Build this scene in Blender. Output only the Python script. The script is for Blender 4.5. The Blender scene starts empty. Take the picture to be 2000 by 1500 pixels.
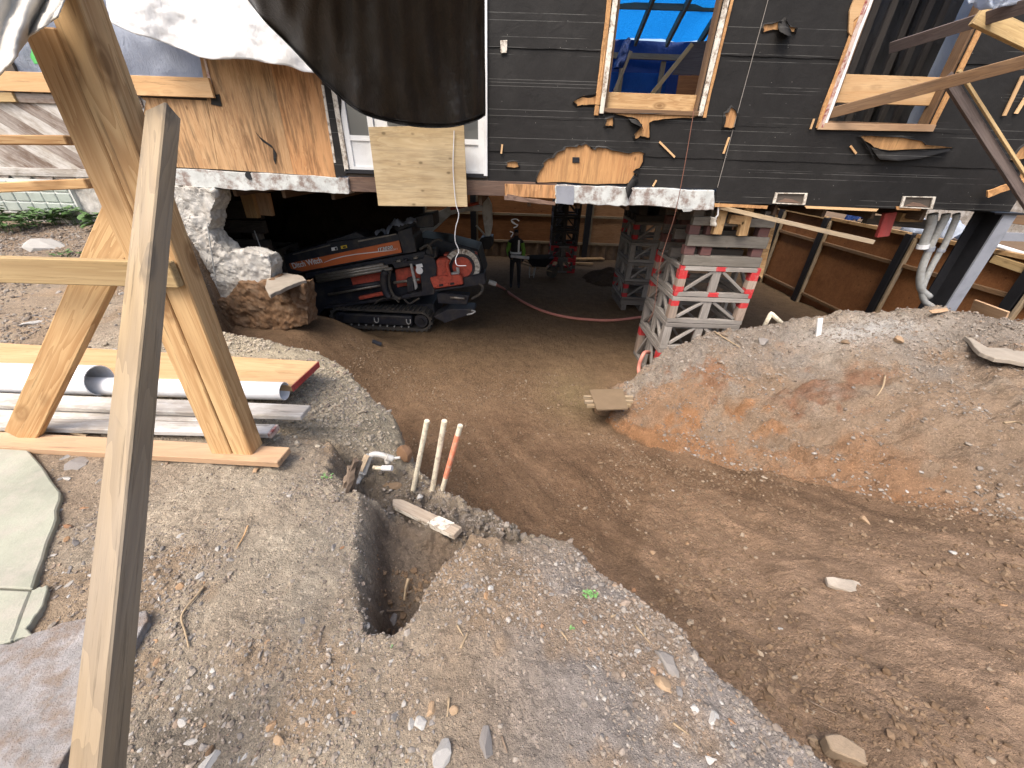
import bpy, bmesh, math, random
import numpy as np
from mathutils import Vector, Matrix, Quaternion

random.seed(7); rng = np.random.default_rng(7)
SC = bpy.context.scene
COL = SC.collection

# ------------------------------------------------------------------ camera
FPX = 751.0
EYE = Vector((0, 0, 1.6))
_n = Vector((-45.0, 1270.0, FPX)).normalized()
_Z = -_n
_f = Vector((0, 0, 1)); _Y = (_f - _n * _f.dot(_n)).normalized(); _X = _Y.cross(_Z)
cam_d = bpy.data.cameras.new('camera'); cam = bpy.data.objects.new('camera', cam_d); COL.objects.link(cam)
cam_d.sensor_fit = 'HORIZONTAL'; cam_d.sensor_width = 36.0; cam_d.lens = 36.0 * FPX / 2000.0
cam_d.clip_start = 0.02; cam_d.clip_end = 500
def _cw(v): return Vector((v.dot(_X), v.dot(_Y), v.dot(_Z)))
_r, _u, _b = _cw(Vector((1, 0, 0))), _cw(Vector((0, -1, 0))), _cw(Vector((0, 0, -1)))
M_ = Matrix(((_r.x, _u.x, _b.x), (_r.y, _u.y, _b.y), (_r.z, _u.z, _b.z))).to_4x4()
M_.translation = EYE; cam.matrix_world = M_
SC.camera = cam

# ------------------------------------------------------------------ world and sun (overcast)
W = bpy.data.worlds.new('World'); SC.world = W; W.use_nodes = True
wn = W.node_tree; bg = wn.nodes['Background']
sky = wn.nodes.new('ShaderNodeTexSky'); sky.sky_type = 'NISHITA'; sky.sun_disc = False
SUN_EL, SUN_AZ = math.radians(58), math.radians(215)
sky.sun_elevation = SUN_EL; sky.sun_rotation = SUN_AZ
sky.air_density = 1.0; sky.dust_density = 6.0; sky.ozone_density = 0.6
wn.links.new(sky.outputs[0], bg.inputs[0]); bg.inputs[1].default_value = 0.15
sd = bpy.data.lights.new('sun', 'SUN'); sun = bpy.data.objects.new('sun', sd); COL.objects.link(sun)
sd.energy = 1.1; sd.angle = math.radians(30); sd.color = (1.0, 0.97, 0.93)
_sv = Vector((math.sin(SUN_AZ) * math.cos(SUN_EL), math.cos(SUN_AZ) * math.cos(SUN_EL), math.sin(SUN_EL)))
sun.rotation_euler = _sv.to_track_quat('Z', 'Y').to_euler(); sun.location = (-3, -4, 9)
vs = SC.view_settings
vs.view_transform = 'Standard'; vs.look = 'None'; vs.gamma = 1.0; vs.use_curve_mapping = False
vs.exposure = 1.2
SC.cycles.max_bounces = 10; SC.cycles.diffuse_bounces = 6; SC.cycles.transparent_max_bounces = 12

# ------------------------------------------------------------------ unprojection of measured points onto real planes
def ray(px, py):
    return _cw(Vector((px - 1000.0, py - 750.0, FPX)))
def PY(px, py, y): r = ray(px, py); return EYE + r * (y / r.y)
def PZ(px, py, z): r = ray(px, py); return EYE + r * ((z - EYE.z) / r.z)
def PX(px, py, x): r = ray(px, py); return EYE + r * (x / r.x)

# ------------------------------------------------------------------ object helpers
WM = {}
CUR_GROUP = None
def reg(o, mw, parent=None):
    COL.objects.link(o)
    WM[o] = mw
    if parent is not None:
        o.parent = parent; o.matrix_parent_inverse = WM[parent].inverted()
    o.matrix_basis = mw
    return o
def tag(o, label=None, cat=None, group=None, kind=None):
    if label: o['label'] = label
    if cat: o['category'] = cat
    if group: o['group'] = group
    if kind: o['kind'] = kind
    return o
def thing(name, label, cat, loc=(0, 0, 0), group=None):
    o = bpy.data.objects.new(name, None); o.empty_display_size = 0.1
    reg(o, Matrix.Translation(Vector(loc)))
    return tag(o, label, cat, group)
class MB:
    def __init__(s): s.v = []; s.f = []; s.m = []
    def add(s, vs, fs, mi=0):
        k = len(s.v); s.v += [tuple(p) for p in vs]; s.f += [tuple(i + k for i in q) for q in fs]; s.m += [mi] * len(fs); return s
    def box(s, a, b, mi=0):
        x0, y0, z0 = [min(p, q) for p, q in zip(a, b)]; x1, y1, z1 = [max(p, q) for p, q in zip(a, b)]
        return s.add([(x0, y0, z0), (x1, y0, z0), (x1, y1, z0), (x0, y1, z0), (x0, y0, z1), (x1, y0, z1), (x1, y1, z1), (x0, y1, z1)],
                     [(0, 3, 2, 1), (4, 5, 6, 7), (0, 1, 5, 4), (1, 2, 6, 5), (2, 3, 7, 6), (3, 0, 4, 7)], mi)
    def beam(s, p, q, w, t, up=(0, 0, 1), mi=0):
        p, q = Vector(p), Vector(q); x = (q - p).normalized(); y = Vector(up).cross(x)
        if y.length < 1e-4: y = Vector((0, 1, 0)).cross(x)
        y.normalize(); z = x.cross(y)
        vs = []
        for e in (p, q):
            for a, b in ((-1, -1), (1, -1), (1, 1), (-1, 1)): vs.append(e + y * (a * w / 2) + z * (b * t / 2))
        return s.add(vs, [(3, 2, 1, 0), (4, 5, 6, 7), (0, 1, 5, 4), (1, 2, 6, 5), (2, 3, 7, 6), (3, 0, 4, 7)], mi)
    def tube(s, pts, r, n=10, cap=True, mi=0, r2=None):
        pts = [Vector(p) for p in pts]; vs = []; fs = []; prev = None
        for i, p in enumerate(pts):
            d = (pts[min(i + 1, len(pts) - 1)] - pts[max(i - 1, 0)]).normalized()
            if prev is None:
                a = d.orthogonal().normalized()
            else:
                a = (prev - d * prev.dot(d)); a = a.normalized() if a.length > 1e-5 else d.orthogonal().normalized()
            prev = a; b = d.cross(a)
            rr = r if r2 is None else r + (r2 - r) * i / max(1, len(pts) - 1)
            for k in range(n):
                t = 2 * math.pi * k / n; vs.append(p + (a * math.cos(t) + b * math.sin(t)) * rr)
        for i in range(len(pts) - 1):
            for k in range(n):
                fs.append((i * n + k, i * n + (k + 1) % n, (i + 1) * n + (k + 1) % n, (i + 1) * n + k))
        if cap:
            fs.append(tuple(range(n - 1, -1, -1))); fs.append(tuple((len(pts) - 1) * n + k for k in range(n)))
        return s.add(vs, fs, mi)
    def pipe(s, p, q, r, th, n=28):   # open hollow pipe
        p, q = Vector(p), Vector(q); d = (q - p).normalized(); a = d.orthogonal().normalized(); b = d.cross(a); vs = []
        for e, rr in ((p, r), (q, r), (q, r - th), (p, r - th)):
            for k in range(n):
                t = 2 * math.pi * k / n; vs.append(e + (a * math.cos(t) + b * math.sin(t)) * rr)
        fs = []
        for j in range(4):
            for k in range(n): fs.append((j * n + k, j * n + (k + 1) % n, ((j + 1) % 4) * n + (k + 1) % n, ((j + 1) % 4) * n + k))
        return s.add(vs, fs)
    def prism(s, poly, d, mi=0):      # polygon (3D points) extruded by d
        n = len(poly); d = Vector(d); vs = [Vector(p) for p in poly] + [Vector(p) + d for p in poly]
        return s.add(vs, [tuple(range(n)), tuple(range(2 * n - 1, n - 1, -1))] + [(i, i + n, (i + 1) % n + n, (i + 1) % n) for i in range(n)], mi)
    def build(s, name, mats, parent=None, origin=None, bevel=0, smooth=False, recalc=True):
        me = bpy.data.meshes.new(name)
        o0 = Vector(origin) if origin is not None else Vector((0, 0, 0))
        me.from_pydata([(p[0] - o0.x, p[1] - o0.y, p[2] - o0.z) for p in s.v], [], s.f)
        for m in (mats if isinstance(mats, (list, tuple)) else [mats]): me.materials.append(m)
        me.polygons.foreach_set('material_index', s.m)
        if bevel or recalc:
            bm = bmesh.new(); bm.from_mesh(me)
            if recalc: bmesh.ops.recalc_face_normals(bm, faces=bm.faces)
            if bevel: bmesh.ops.bevel(bm, geom=bm.edges[:], offset=bevel, segments=1, affect='EDGES', clamp_overlap=True)
            bm.to_mesh(me); bm.free()
        if smooth: me.polygons.foreach_set('use_smooth', [True] * len(me.polygons))
        return reg(bpy.data.objects.new(name, me), Matrix.Translation(o0), parent)
def smooth_by_angle(o, ang=40):
    me = o.data; me.polygons.foreach_set('use_smooth', [True] * len(me.polygons))
    bm = bmesh.new(); bm.from_mesh(me)
    for e in bm.edges:
        if len(e.link_faces) == 2 and e.calc_face_angle(0) > math.radians(ang): e.smooth = False
    bm.to_mesh(me); bm.free(); return o
def board(name, p, q, w, t, mat, up=(0, 0, 1), parent=None, bevel=0.003, rough=0.0, label=None, cat=None, group=None, nseg=1, bow=0.0, cutp=0, cutq=0):
    """timber: local X runs along its length, so the grain follows it. w across, t along up. cutp/cutq slant the end cuts."""
    p, q = Vector(p), Vector(q); L = (q - p).length; x = (q - p).normalized(); y = Vector(up).cross(x)
    if y.length < 1e-4: y = Vector((0, 1, 0)).cross(x)
    y.normalize(); z = x.cross(y)
    m = Matrix((x, y, z)).transposed().to_4x4(); m.translation = (p + q) / 2
    bm = bmesh.new(); rows = []
    for i in range(nseg + 1):
        u = i / nseg; xx = (u - .5) * L; bz = bow * (4 * u * (1 - u)); r = []
        for a, b in ((-1, -1), (1, -1), (1, 1), (-1, 1)):
            ex = (cutp * b * t / 2 if i == 0 else 0) + (cutq * b * t / 2 if i == nseg else 0)
            r.append(bm.verts.new((xx + ex, a * w / 2 + random.uniform(-rough, rough), b * t / 2 + bz + random.uniform(-rough, rough))))
        rows.append(r)
    for i in range(nseg):
        for k in range(4): bm.faces.new((rows[i][k], rows[i][(k + 1) % 4], rows[i + 1][(k + 1) % 4], rows[i + 1][k]))
    bm.faces.new(rows[0][::-1]); bm.faces.new(rows[-1])
    bmesh.ops.recalc_face_normals(bm, faces=bm.faces)
    if bevel:
        es = [e for e in bm.edges if e.calc_face_angle(0) > .5]
        bmesh.ops.bevel(bm, geom=es, offset=min(bevel, t * .3, w * .3), segments=1, affect='EDGES')
    me = bpy.data.meshes.new(name); bm.to_mesh(me); bm.free(); me.materials.append(mat)
    o = reg(bpy.data.objects.new(name, me), m, parent)
    return tag(o, label, cat, group)
def curve_pts(ctrl, n=8):             # Catmull-Rom through control points
    c = [Vector(p) for p in ctrl]; c = [c[0] * 2 - c[1]] + c + [c[-1] * 2 - c[-2]]; out = []
    for i in range(1, len(c) - 2):
        for k in range(n):
            t = k / n; a, b, d, e = c[i - 1], c[i], c[i + 1], c[i + 2]
            out.append(0.5 * ((2 * b) + (d - a) * t + (2 * a - 5 * b + 4 * d - e) * t * t + (3 * b - a - 3 * d + e) * t ** 3))
    out.append(c[-2]); return out

# ------------------------------------------------------------------ noise
def _h(ix, iy, seed):
    a = (ix.astype(np.int64) * 374761393 + iy.astype(np.int64) * 668265263 + seed * 1442695041) & 0xFFFFFFFF
    a = ((a ^ (a >> 13)) * 1274126177) & 0xFFFFFFFF
    return ((a ^ (a >> 16)) & 0xFFFFFF) / float(0xFFFFFF)
def vnoise(x, y, seed=0):
    x0 = np.floor(x); y0 = np.floor(y); fx = x - x0; fy = y - y0
    fx = fx * fx * fx * (fx * (fx * 6 - 15) + 10); fy = fy * fy * fy * (fy * (fy * 6 - 15) + 10)
    a = _h(x0, y0, seed); b = _h(x0 + 1, y0, seed); c = _h(x0, y0 + 1, seed); d = _h(x0 + 1, y0 + 1, seed)
    return (a + (b - a) * fx) * (1 - fy) + (c + (d - c) * fx) * fy - 0.5
def fbm(x, y, sc, oct=4, seed=0, gain=0.5):
    r = 0; a = 1.0
    for i in range(oct):
        r = r + a * vnoise(x / sc, y / sc, seed + i * 17); sc *= 0.47; a *= gain
        x, y = x * 0.8 - y * 0.6, x * 0.6 + y * 0.8
    return r
def sstep(a, b, x):
    t = np.clip((x - a) / (b - a), 0, 1); return t * t * (3 - 2 * t)

# ------------------------------------------------------------------ materials
MATS = {}
def newmat(name):
    m = bpy.data.materials.new(name); m.use_nodes = True; nt = m.node_tree
    return m, nt, nt.nodes['Principled BSDF']
def N(nt, typ, **kw):
    n = nt.nodes.new(typ)
    for k, v in kw.items():
        if k in n.inputs: n.inputs[k].default_value = v
        else: setattr(n, k, v)
    return n
def ramp(nt, src, stops):
    r = nt.nodes.new('ShaderNodeValToRGB'); cr = r.color_ramp
    while len(cr.elements) > 1: cr.elements.remove(cr.elements[-1])
    for i, (p, c) in enumerate(stops):
        e = cr.elements[0] if i == 0 else cr.elements.new(p)
        e.position = p; e.color = (c[0], c[1], c[2], 1) if not isinstance(c, (int, float)) else (c, c, c, 1)
    nt.links.new(src, r.inputs[0]); return r.outputs[0]
def mixc(nt, fac, a, b, mode='MIX'):
    m = nt.nodes.new('ShaderNodeMix'); m.data_type = 'RGBA'; m.blend_type = mode
    for k, v in ((0, fac), (6, a), (7, b)):
        if hasattr(v, 'is_linked') or isinstance(v, bpy.types.NodeSocket): nt.links.new(v, m.inputs[k])
        elif isinstance(v, (int, float)): m.inputs[k].default_value = v
        else: m.inputs[k].default_value = (v[0], v[1], v[2], 1)
    return m.outputs[2]
def math_(nt, op, a, b=0.0, clamp=False):
    m = nt.nodes.new('ShaderNodeMath'); m.operation = op; m.use_clamp = clamp
    for k, v in ((0, a), (1, b)):
        if isinstance(v, bpy.types.NodeSocket): nt.links.new(v, m.inputs[k])
        else: m.inputs[k].default_value = v
    return m.outputs[0]
def bump(nt, bsdf, h, strength=0.4, dist=0.01):
    b = nt.nodes.new('ShaderNodeBump'); b.inputs['Strength'].default_value = strength; b.inputs['Distance'].default_value = dist
    nt.links.new(h, b.inputs['Height']); nt.links.new(b.outputs[0], bsdf.inputs['Normal']); return b
def objcoord(nt, scale=(1, 1, 1), rnd=True, world=False):
    if world:
        g = nt.nodes.new('ShaderNodeNewGeometry'); src = g.outputs['Position']
    else:
        src = nt.nodes.new('ShaderNodeTexCoord').outputs['Object']
    if rnd:
        oi = nt.nodes.new('ShaderNodeObjectInfo')
        v = nt.nodes.new('ShaderNodeVectorMath'); v.operation = 'SCALE'; v.inputs[0].default_value = (37, 53, 71); nt.links.new(oi.outputs['Random'], v.inputs['Scale'])
        a = nt.nodes.new('ShaderNodeVectorMath'); a.operation = 'ADD'; nt.links.new(src, a.inputs[0]); nt.links.new(v.outputs[0], a.inputs[1]); src = a.outputs[0]
    mp = nt.nodes.new('ShaderNodeMapping'); mp.inputs['Scale'].default_value = scale; nt.links.new(src, mp.inputs[0])
    return mp.outputs[0]
def noise(nt, vec, scale, detail=4, rough=0.55, dist=0.0):
    n = N(nt, 'ShaderNodeTexNoise', Scale=scale, Detail=detail, Roughness=rough, Distortion=dist); nt.links.new(vec, n.inputs['Vector']); return n.outputs[0]
def voro(nt, vec, scale, feat='F1', rand=1.0):
    n = nt.nodes.new('ShaderNodeTexVoronoi'); n.feature = feat; n.inputs['Scale'].default_value = scale; n.inputs['Randomness'].default_value = rand
    nt.links.new(vec, n.inputs['Vector']); return n
def wood(name, light, dark, grey=0.0, knots=0.6, streak=0.5, rough=0.75, stain=None, gs=7):
    m, nt, b = newmat(name); L = nt.links
    oi = nt.nodes.new('ShaderNodeObjectInfo')
    c = objcoord(nt, (1, 1, 1)) 
    def mp(sc):
        q = nt.nodes.new('ShaderNodeMapping'); q.inputs['Scale'].default_value = sc; L.new(c, q.inputs[0]); return q.outputs[0]
    g1 = noise(nt, mp((0.55, gs, gs)), 1.0, 4, 0.5, 0.6)
    rings = math_(nt, 'FRACT', math_(nt, 'MULTIPLY', g1, 13.0))
    fine = noise(nt, mp((2.5, gs * 13, gs * 13)), 1.0, 4, 0.75)
    big = noise(nt, mp((0.8, 3, 3)), 1.0, 3)
    col = ramp(nt, math_(nt, 'ADD', math_(nt, 'MULTIPLY', rings, 0.5), math_(nt, 'MULTIPLY', fine, 0.5)), [(0.2, [d * .8 for d in dark]), (0.36, dark), (0.5, [(a + d) / 2 for a, d in zip(light, dark)]), (0.72, light)])
    col = mixc(nt, streak, ramp(nt, g1, [(0.3, dark), (0.62, light)]), col)
    kv = voro(nt, mp((4.2, 9.5, 9.5)), 1.0)
    kn = ramp(nt, kv.outputs['Distance'], [(0.12, 1), (0.19, 0.5), (0.27, .75), (0.42, 0.0)])
    sp = nt.nodes.new('ShaderNodeSeparateColor'); L.new(kv.outputs['Color'], sp.inputs[0])
    kn = math_(nt, 'MULTIPLY', kn, math_(nt, 'MULTIPLY', math_(nt, 'GREATER_THAN', sp.outputs[0], 0.72), knots))
    col = mixc(nt, kn, col, [d * 0.55 for d in dark])
    col = mixc(nt, math_(nt, 'MULTIPLY', ramp(nt, big, [(0.4, 0), (0.65, 1)]), 0.35), col, [d * 0.9 for d in dark], 'MIX')
    if grey > 0: col = mixc(nt, math_(nt, 'MULTIPLY', ramp(nt, noise(nt, mp((1.2, 6, 6)), 1.0, 4), [(0.3, 0.3), (0.65, 1)]), grey), col, (0.36, 0.34, 0.31))
    hv = nt.nodes.new('ShaderNodeHueSaturation'); L.new(col, hv.inputs['Color'])
    L.new(math_(nt, 'ADD', math_(nt, 'MULTIPLY', oi.outputs['Random'], 0.3), 0.85), hv.inputs['Value'])
    col = hv.outputs[0]
    if stain: 
        s_ = ramp(nt, noise(nt, mp((2, 5, 5)), 1.3, 5, 0.7), [(0.45, 0), (0.6, 1)]); col = mixc(nt, math_(nt, 'MULTIPLY', s_, 0.8), col, stain)
    L.new(col, b.inputs['Base Color']); b.inputs['Roughness'].default_value = rough; b.inputs['Specular IOR Level'].default_value = 0.25
    scr = ramp(nt, noise(nt, mp((1.2, gs * 5, gs * 5)), 1.0, 6, .8), [(.33, 0.5), (.44, 1.0)]); L.new(mixc(nt, 1.0, col, scr, 'MULTIPLY'), b.inputs['Base Color'])
    bump(nt, b, math_(nt, 'ADD', math_(nt, 'MULTIPLY', fine, 0.6), math_(nt, 'MULTIPLY', g1, 0.8)), 0.5, 0.005)
    return m
def plain(name, col, rough=0.6, metal=0.0, var=0.25, scale=6.0, bumps=0.15, dirt=None, dirt_amt=0.5, spec=0.4, dirt_scale=3.0):
    m, nt, b = newmat(name); c = objcoord(nt)
    n1 = noise(nt, c, scale, 6, 0.65)
    o = mixc(nt, var, col, ramp(nt, n1, [(0.3, [x * 0.45 for x in col]), (0.7, [min(1, x * 1.5) for x in col])]))
    if dirt:
        d = ramp(nt, noise(nt, c, dirt_scale, 8, 0.7), [(0.47, 0), (0.62, 1)]); o = mixc(nt, math_(nt, 'MULTIPLY', d, dirt_amt), o, dirt)
    nt.links.new(o, b.inputs['Base Color']); b.inputs['Roughness'].default_value = rough; b.inputs['Metallic'].default_value = metal
    b.inputs['Specular IOR Level'].default_value = spec
    if bumps: bump(nt, b, noise(nt, c, scale * 8, 5, 0.7), bumps, 0.01)
    return m
def flat(name, col, rough=0.5, metal=0, emit=0):
    m, nt, b = newmat(name); b.inputs['Base Color'].default_value = (*col, 1); b.inputs['Roughness'].default_value = rough; b.inputs['Metallic'].default_value = metal
    return m
def plywood(name, light, dark, axis='z', streakc=(0.03, 0.02, 0.015), streak=0.6):
    m, nt, b = newmat(name); s = (9, 9, 0.9) if axis == 'z' else (0.9, 9, 9); c0 = objcoord(nt)
    def mp(sc):
        q = nt.nodes.new('ShaderNodeMapping'); q.inputs['Scale'].default_value = sc; nt.links.new(c0, q.inputs[0]); return q.outputs[0]
    g = noise(nt, mp(tuple(x * .5 for x in s)), 1.0, 5, 0.6, 1.2); r = math_(nt, 'FRACT', math_(nt, 'MULTIPLY', g, 9))
    col = ramp(nt, math_(nt, 'ADD', math_(nt, 'MULTIPLY', r, .45), math_(nt, 'MULTIPLY', g, .6)), [(0.2, dark), (0.75, light)])
    f = noise(nt, mp(tuple(x * 3.2 for x in s)), 1.0, 5, 0.75)
    st = ramp(nt, math_(nt, 'MULTIPLY', f, noise(nt, mp(tuple(x * .8 for x in s)), 1, 4, .7)), [(0.21, 0), (0.34, 1)])
    col = mixc(nt, math_(nt, 'MULTIPLY', st, streak), col, streakc)
    col = mixc(nt, 0.35, col, ramp(nt, noise(nt, c0, 1.7, 3), [(0.35, dark), (0.6, light)]))
    kv = voro(nt, mp((7, 7, 4) if axis == 'z' else (4, 7, 7)), 1.0); sp = nt.nodes.new('ShaderNodeSeparateColor'); nt.links.new(kv.outputs['Color'], sp.inputs[0])
    kn = math_(nt, 'MULTIPLY', ramp(nt, kv.outputs['Distance'], [(0.06, 1), (0.15, 0)]), math_(nt, 'GREATER_THAN', sp.outputs[1], 0.66))
    col = mixc(nt, math_(nt, 'MULTIPLY', kn, 0.8), col, [d * .35 for d in dark])
    nt.links.new(col, b.inputs['Base Color']); b.inputs['Roughness'].default_value = 0.8; b.inputs['Specular IOR Level'].default_value = 0.2
    bump(nt, b, f, 0.25, 0.004); return m
def sheet(name, col, rough=0.4, transl=0.35, tcol=None, back=None, var=0.2, spec=0.5, fold=1.0):
    m, nt, b = newmat(name); c = objcoord(nt, world=True, rnd=False); L = nt.links
    n1 = noise(nt, c, 3.0, 6, 0.7)
    o = mixc(nt, var, col, ramp(nt, n1, [(0.35, [x * .5 for x in col]), (0.65, [min(1, x * 1.3) for x in col])]))
    L.new(o, b.inputs['Base Color']); b.inputs['Roughness'].default_value = rough; b.inputs['Specular IOR Level'].default_value = spec
    wm = nt.nodes.new('ShaderNodeMapping'); wm.inputs['Scale'].default_value = (1.5, 1.5, .45); L.new(c, wm.inputs[0]); wr = noise(nt, wm.outputs[0], 11, 5, 0.7, 2.2); bp = bump(nt, b, math_(nt, 'ADD', wr, math_(nt, 'MULTIPLY', noise(nt, c, 60, 3, .6, 2), .3)), 0.5 * fold, 0.03)
    if transl > 0:
        t = nt.nodes.new('ShaderNodeBsdfTranslucent'); t.inputs[0].default_value = (*(tcol or col), 1); L.new(bp.outputs[0], t.inputs['Normal'])
        mx = nt.nodes.new('ShaderNodeMixShader'); mx.inputs[0].default_value = transl
        L.new(b.outputs[0], mx.inputs[1]); L.new(t.outputs[0], mx.inputs[2]); L.new(mx.outputs[0], nt.nodes['Material Output'].inputs[0])
    return m

# --- soil: colour comes from the soil type stored on the terrain, relief from noise
def soil(name, pebble=1.0, bumpd=0.02, rough=0.95):
    m, nt, b = newmat(name); L = nt.links
    at = nt.nodes.new('ShaderNodeAttribute'); at.attribute_name = 'soil'; at.attribute_type = 'GEOMETRY'
    c = objcoord(nt, rnd=False, world=True)
    n1 = noise(nt, c, 5.0, 8, 0.7); n2 = noise(nt, c, 45, 6, 0.75); n3 = noise(nt, c, 220, 3, 0.7)
    mult = ramp(nt, math_(nt, 'ADD', math_(nt, 'MULTIPLY', n1, .4), math_(nt, 'ADD', math_(nt, 'MULTIPLY', n2, .4), math_(nt, 'MULTIPLY', n3, .2))), [(0.34, 0.42), (0.48, 0.88), (0.56, 1.1), (0.68, 1.5)])
    col = mixc(nt, 1.0, at.outputs['Color'], mult, 'MULTIPLY')
    v1 = voro(nt, c, 70); sp = nt.nodes.new('ShaderNodeSeparateColor'); L.new(v1.outputs['Color'], sp.inputs[0])
    pf = math_(nt, 'MULTIPLY', ramp(nt, v1.outputs['Distance'], [(0.3, 1), (0.42, 0)]), math_(nt, 'GREATER_THAN', sp.outputs[0], 0.72))
    v2 = voro(nt, c, 160); sp2 = nt.nodes.new('ShaderNodeSeparateColor'); L.new(v2.outputs['Color'], sp2.inputs[0])
    pf2 = math_(nt, 'MULTIPLY', ramp(nt, v2.outputs['Distance'], [(0.3, 1), (0.45, 0)]), math_(nt, 'GREATER_THAN', sp2.outputs[0], 0.6))
    pc = mixc(nt, 1.0, at.outputs['Color'], ramp(nt, sp.outputs[1], [(0, (1.0, .95, .9)), (.5, (1.5, 1.45, 1.4)), (1, (1.9, 1.9, 1.95))]), 'MULTIPLY')
    pc2 = mixc(nt, 1.0, at.outputs['Color'], ramp(nt, sp2.outputs[1], [(0, .6), (.5, 1.3), (1, 1.8)]), 'MULTIPLY')
    col = mixc(nt, math_(nt, 'MULTIPLY', pf2, .7 * pebble), col, pc2)
    col = mixc(nt, math_(nt, 'MULTIPLY', pf, .7 * pebble), col, pc)
    dv = nt.nodes.new('ShaderNodeVectorMath'); dv.operation = 'ADD'; nz_ = N(nt, 'ShaderNodeTexNoise', Scale=40.0, Detail=3); L.new(c, nz_.inputs['Vector'])
    sv_ = nt.nodes.new('ShaderNodeVectorMath'); sv_.operation = 'SCALE'; sv_.inputs['Scale'].default_value = .02; L.new(nz_.outputs['Color'], sv_.inputs[0]); L.new(c, dv.inputs[0]); L.new(sv_.outputs[0], dv.inputs[1])
    v3 = voro(nt, dv.outputs[0], 62); s3 = nt.nodes.new('ShaderNodeSeparateColor'); L.new(v3.outputs['Color'], s3.inputs[0])
    msk = ramp(nt, noise(nt, c, 2.6, 5, .65), [(.42, .1), (.58, .9)]); col = mixc(nt, msk, col, mixc(nt, 1.0, col, ramp(nt, s3.outputs[0], [(0, .8), (.5, 1.02), (1, 1.26)]), 'MULTIPLY'))
    L.new(col, b.inputs['Base Color']); b.inputs['Roughness'].default_value = rough; b.inputs['Specular IOR Level'].default_value = 0.12
    hh = math_(nt, 'SUBTRACT', math_(nt, 'ADD', math_(nt, 'ADD', math_(nt, 'MULTIPLY', n2, 1.0), math_(nt, 'MULTIPLY', n3, .3)), math_(nt, 'ADD', math_(nt, 'MULTIPLY', pf, .25), math_(nt, 'MULTIPLY', pf2, .15))), math_(nt, 'MULTIPLY', math_(nt, 'MULTIPLY', v3.outputs['Distance'], msk), .42))
    bump(nt, b, hh, .9, bumpd); return m
def stonemat(name, stops):
    m, nt, b = newmat(name); L = nt.links
    g = nt.nodes.new('ShaderNodeNewGeometry'); oi = nt.nodes.new('ShaderNodeObjectInfo')
    c = objcoord(nt, rnd=False)
    col = ramp(nt, math_(nt, 'FRACT', math_(nt, 'ADD', g.outputs['Random Per Island'], oi.outputs['Random'])), stops)
    n1 = noise(nt, c, 60, 5, .7); col = mixc(nt, .5, col, ramp(nt, n1, [(.3, .35), (.7, 1.0)]), 'MULTIPLY')
    L.new(col, b.inputs['Base Color']); b.inputs['Roughness'].default_value = .9; b.inputs['Specular IOR Level'].default_value = .2
    bump(nt, b, n1, .4, .004); return m

mat_lumber = wood('new_lumber', (0.55, 0.375, 0.19), (0.33, 0.18, 0.075), 0, .9, .5)
mat_lumber_pale = wood('pale_lumber', (0.50, 0.36, 0.17), (0.34, 0.22, 0.09), .12, .8, .45)
mat_lumber_pt = wood('weathered_stud', (0.33, 0.235, 0.12), (0.19, 0.125, 0.055), .35, .9, .5)
mat_plank = wood('orange_plank', (0.62, 0.42, 0.23), (0.50, 0.29, 0.13), 0, .35, .3)
mat_grey_board = wood('weathered_board', (0.50, 0.45, 0.38), (0.20, 0.16, 0.12), .6, .3, .5, stain=(0.55, 0.53, 0.5))
mat_base_board = wood('base_board', (0.50, 0.33, 0.19), (0.36, 0.21, 0.11), .15, .4, .3)
mat_brown_wood = wood('brown_stud', (0.19, 0.105, 0.045), (0.10, 0.05, 0.02), .1, .5, .5)
mat_purple_wood = wood('dusty_purple_stud', (0.15, 0.115, 0.10), (0.08, 0.055, 0.05), .1, .5, .5)
mat_old_rim = wood('old_rim', (0.19, 0.115, 0.075), (0.09, 0.045, 0.03), .15, .5, .5)
mat_crib = wood('crib_grey', (0.27, 0.24, 0.21), (0.10, 0.083, 0.07), .55, .2, .5)
mat_crib_warm = wood('crib_warm', (0.40, 0.30, 0.22), (0.20, 0.13, 0.09), .35, .2, .5)
mat_crib_dark = wood('crib_dark', (0.15, 0.13, 0.11), (0.07, 0.055, 0.045), .2, .2, .5)
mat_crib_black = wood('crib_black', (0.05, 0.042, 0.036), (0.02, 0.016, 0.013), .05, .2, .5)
mat_red_paint = wood('red_painted', (0.42, 0.035, 0.03), (0.22, 0.03, 0.025), .12, .1, .4)
mat_diag = wood('diag_sheathing', (0.42, 0.37, 0.33), (0.14, 0.085, 0.055), .45, .3, .55, stain=(0.12, 0.075, 0.05))
mat_diag_dark = wood('diag_sheathing_dark', (0.24, 0.17, 0.125), (0.10, 0.06, 0.04), .25, .3, .55, stain=(0.09, 0.055, 0.04))
mat_grey_stake = wood('stake_wood', (0.46, 0.385, 0.29), (0.30, 0.22, 0.15), .3, .2, .5)
mat_ply_orange = plywood('plywood_orange', (0.58, 0.33, 0.155), (0.40, 0.185, 0.075), streak=.75)
mat_ply_tan = plywood('plywood_tan', (0.52, 0.34, 0.18), (0.36, 0.20, 0.095), streak=.75)
mat_ply_clean = plywood('plywood_clean', (0.58, 0.46, 0.28), (0.42, 0.30, 0.16), axis='x', streakc=(.12, .08, .05), streak=.4)
mat_ply_shore = plywood('plywood_shoring', (0.28, 0.125, 0.05), (0.17, 0.066, 0.025), axis='x', streakc=(.05, .025, .012), streak=.35)
mat_ply_torn = plywood('plywood_exposed', (0.52, 0.30, 0.13), (0.38, 0.19, 0.08), streakc=(.06, .03, .02), streak=.5)
mat_white = plain('white_paint', (0.72, 0.73, 0.72), .45, var=.12, dirt=(.35, .33, .3), dirt_amt=.3)
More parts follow.
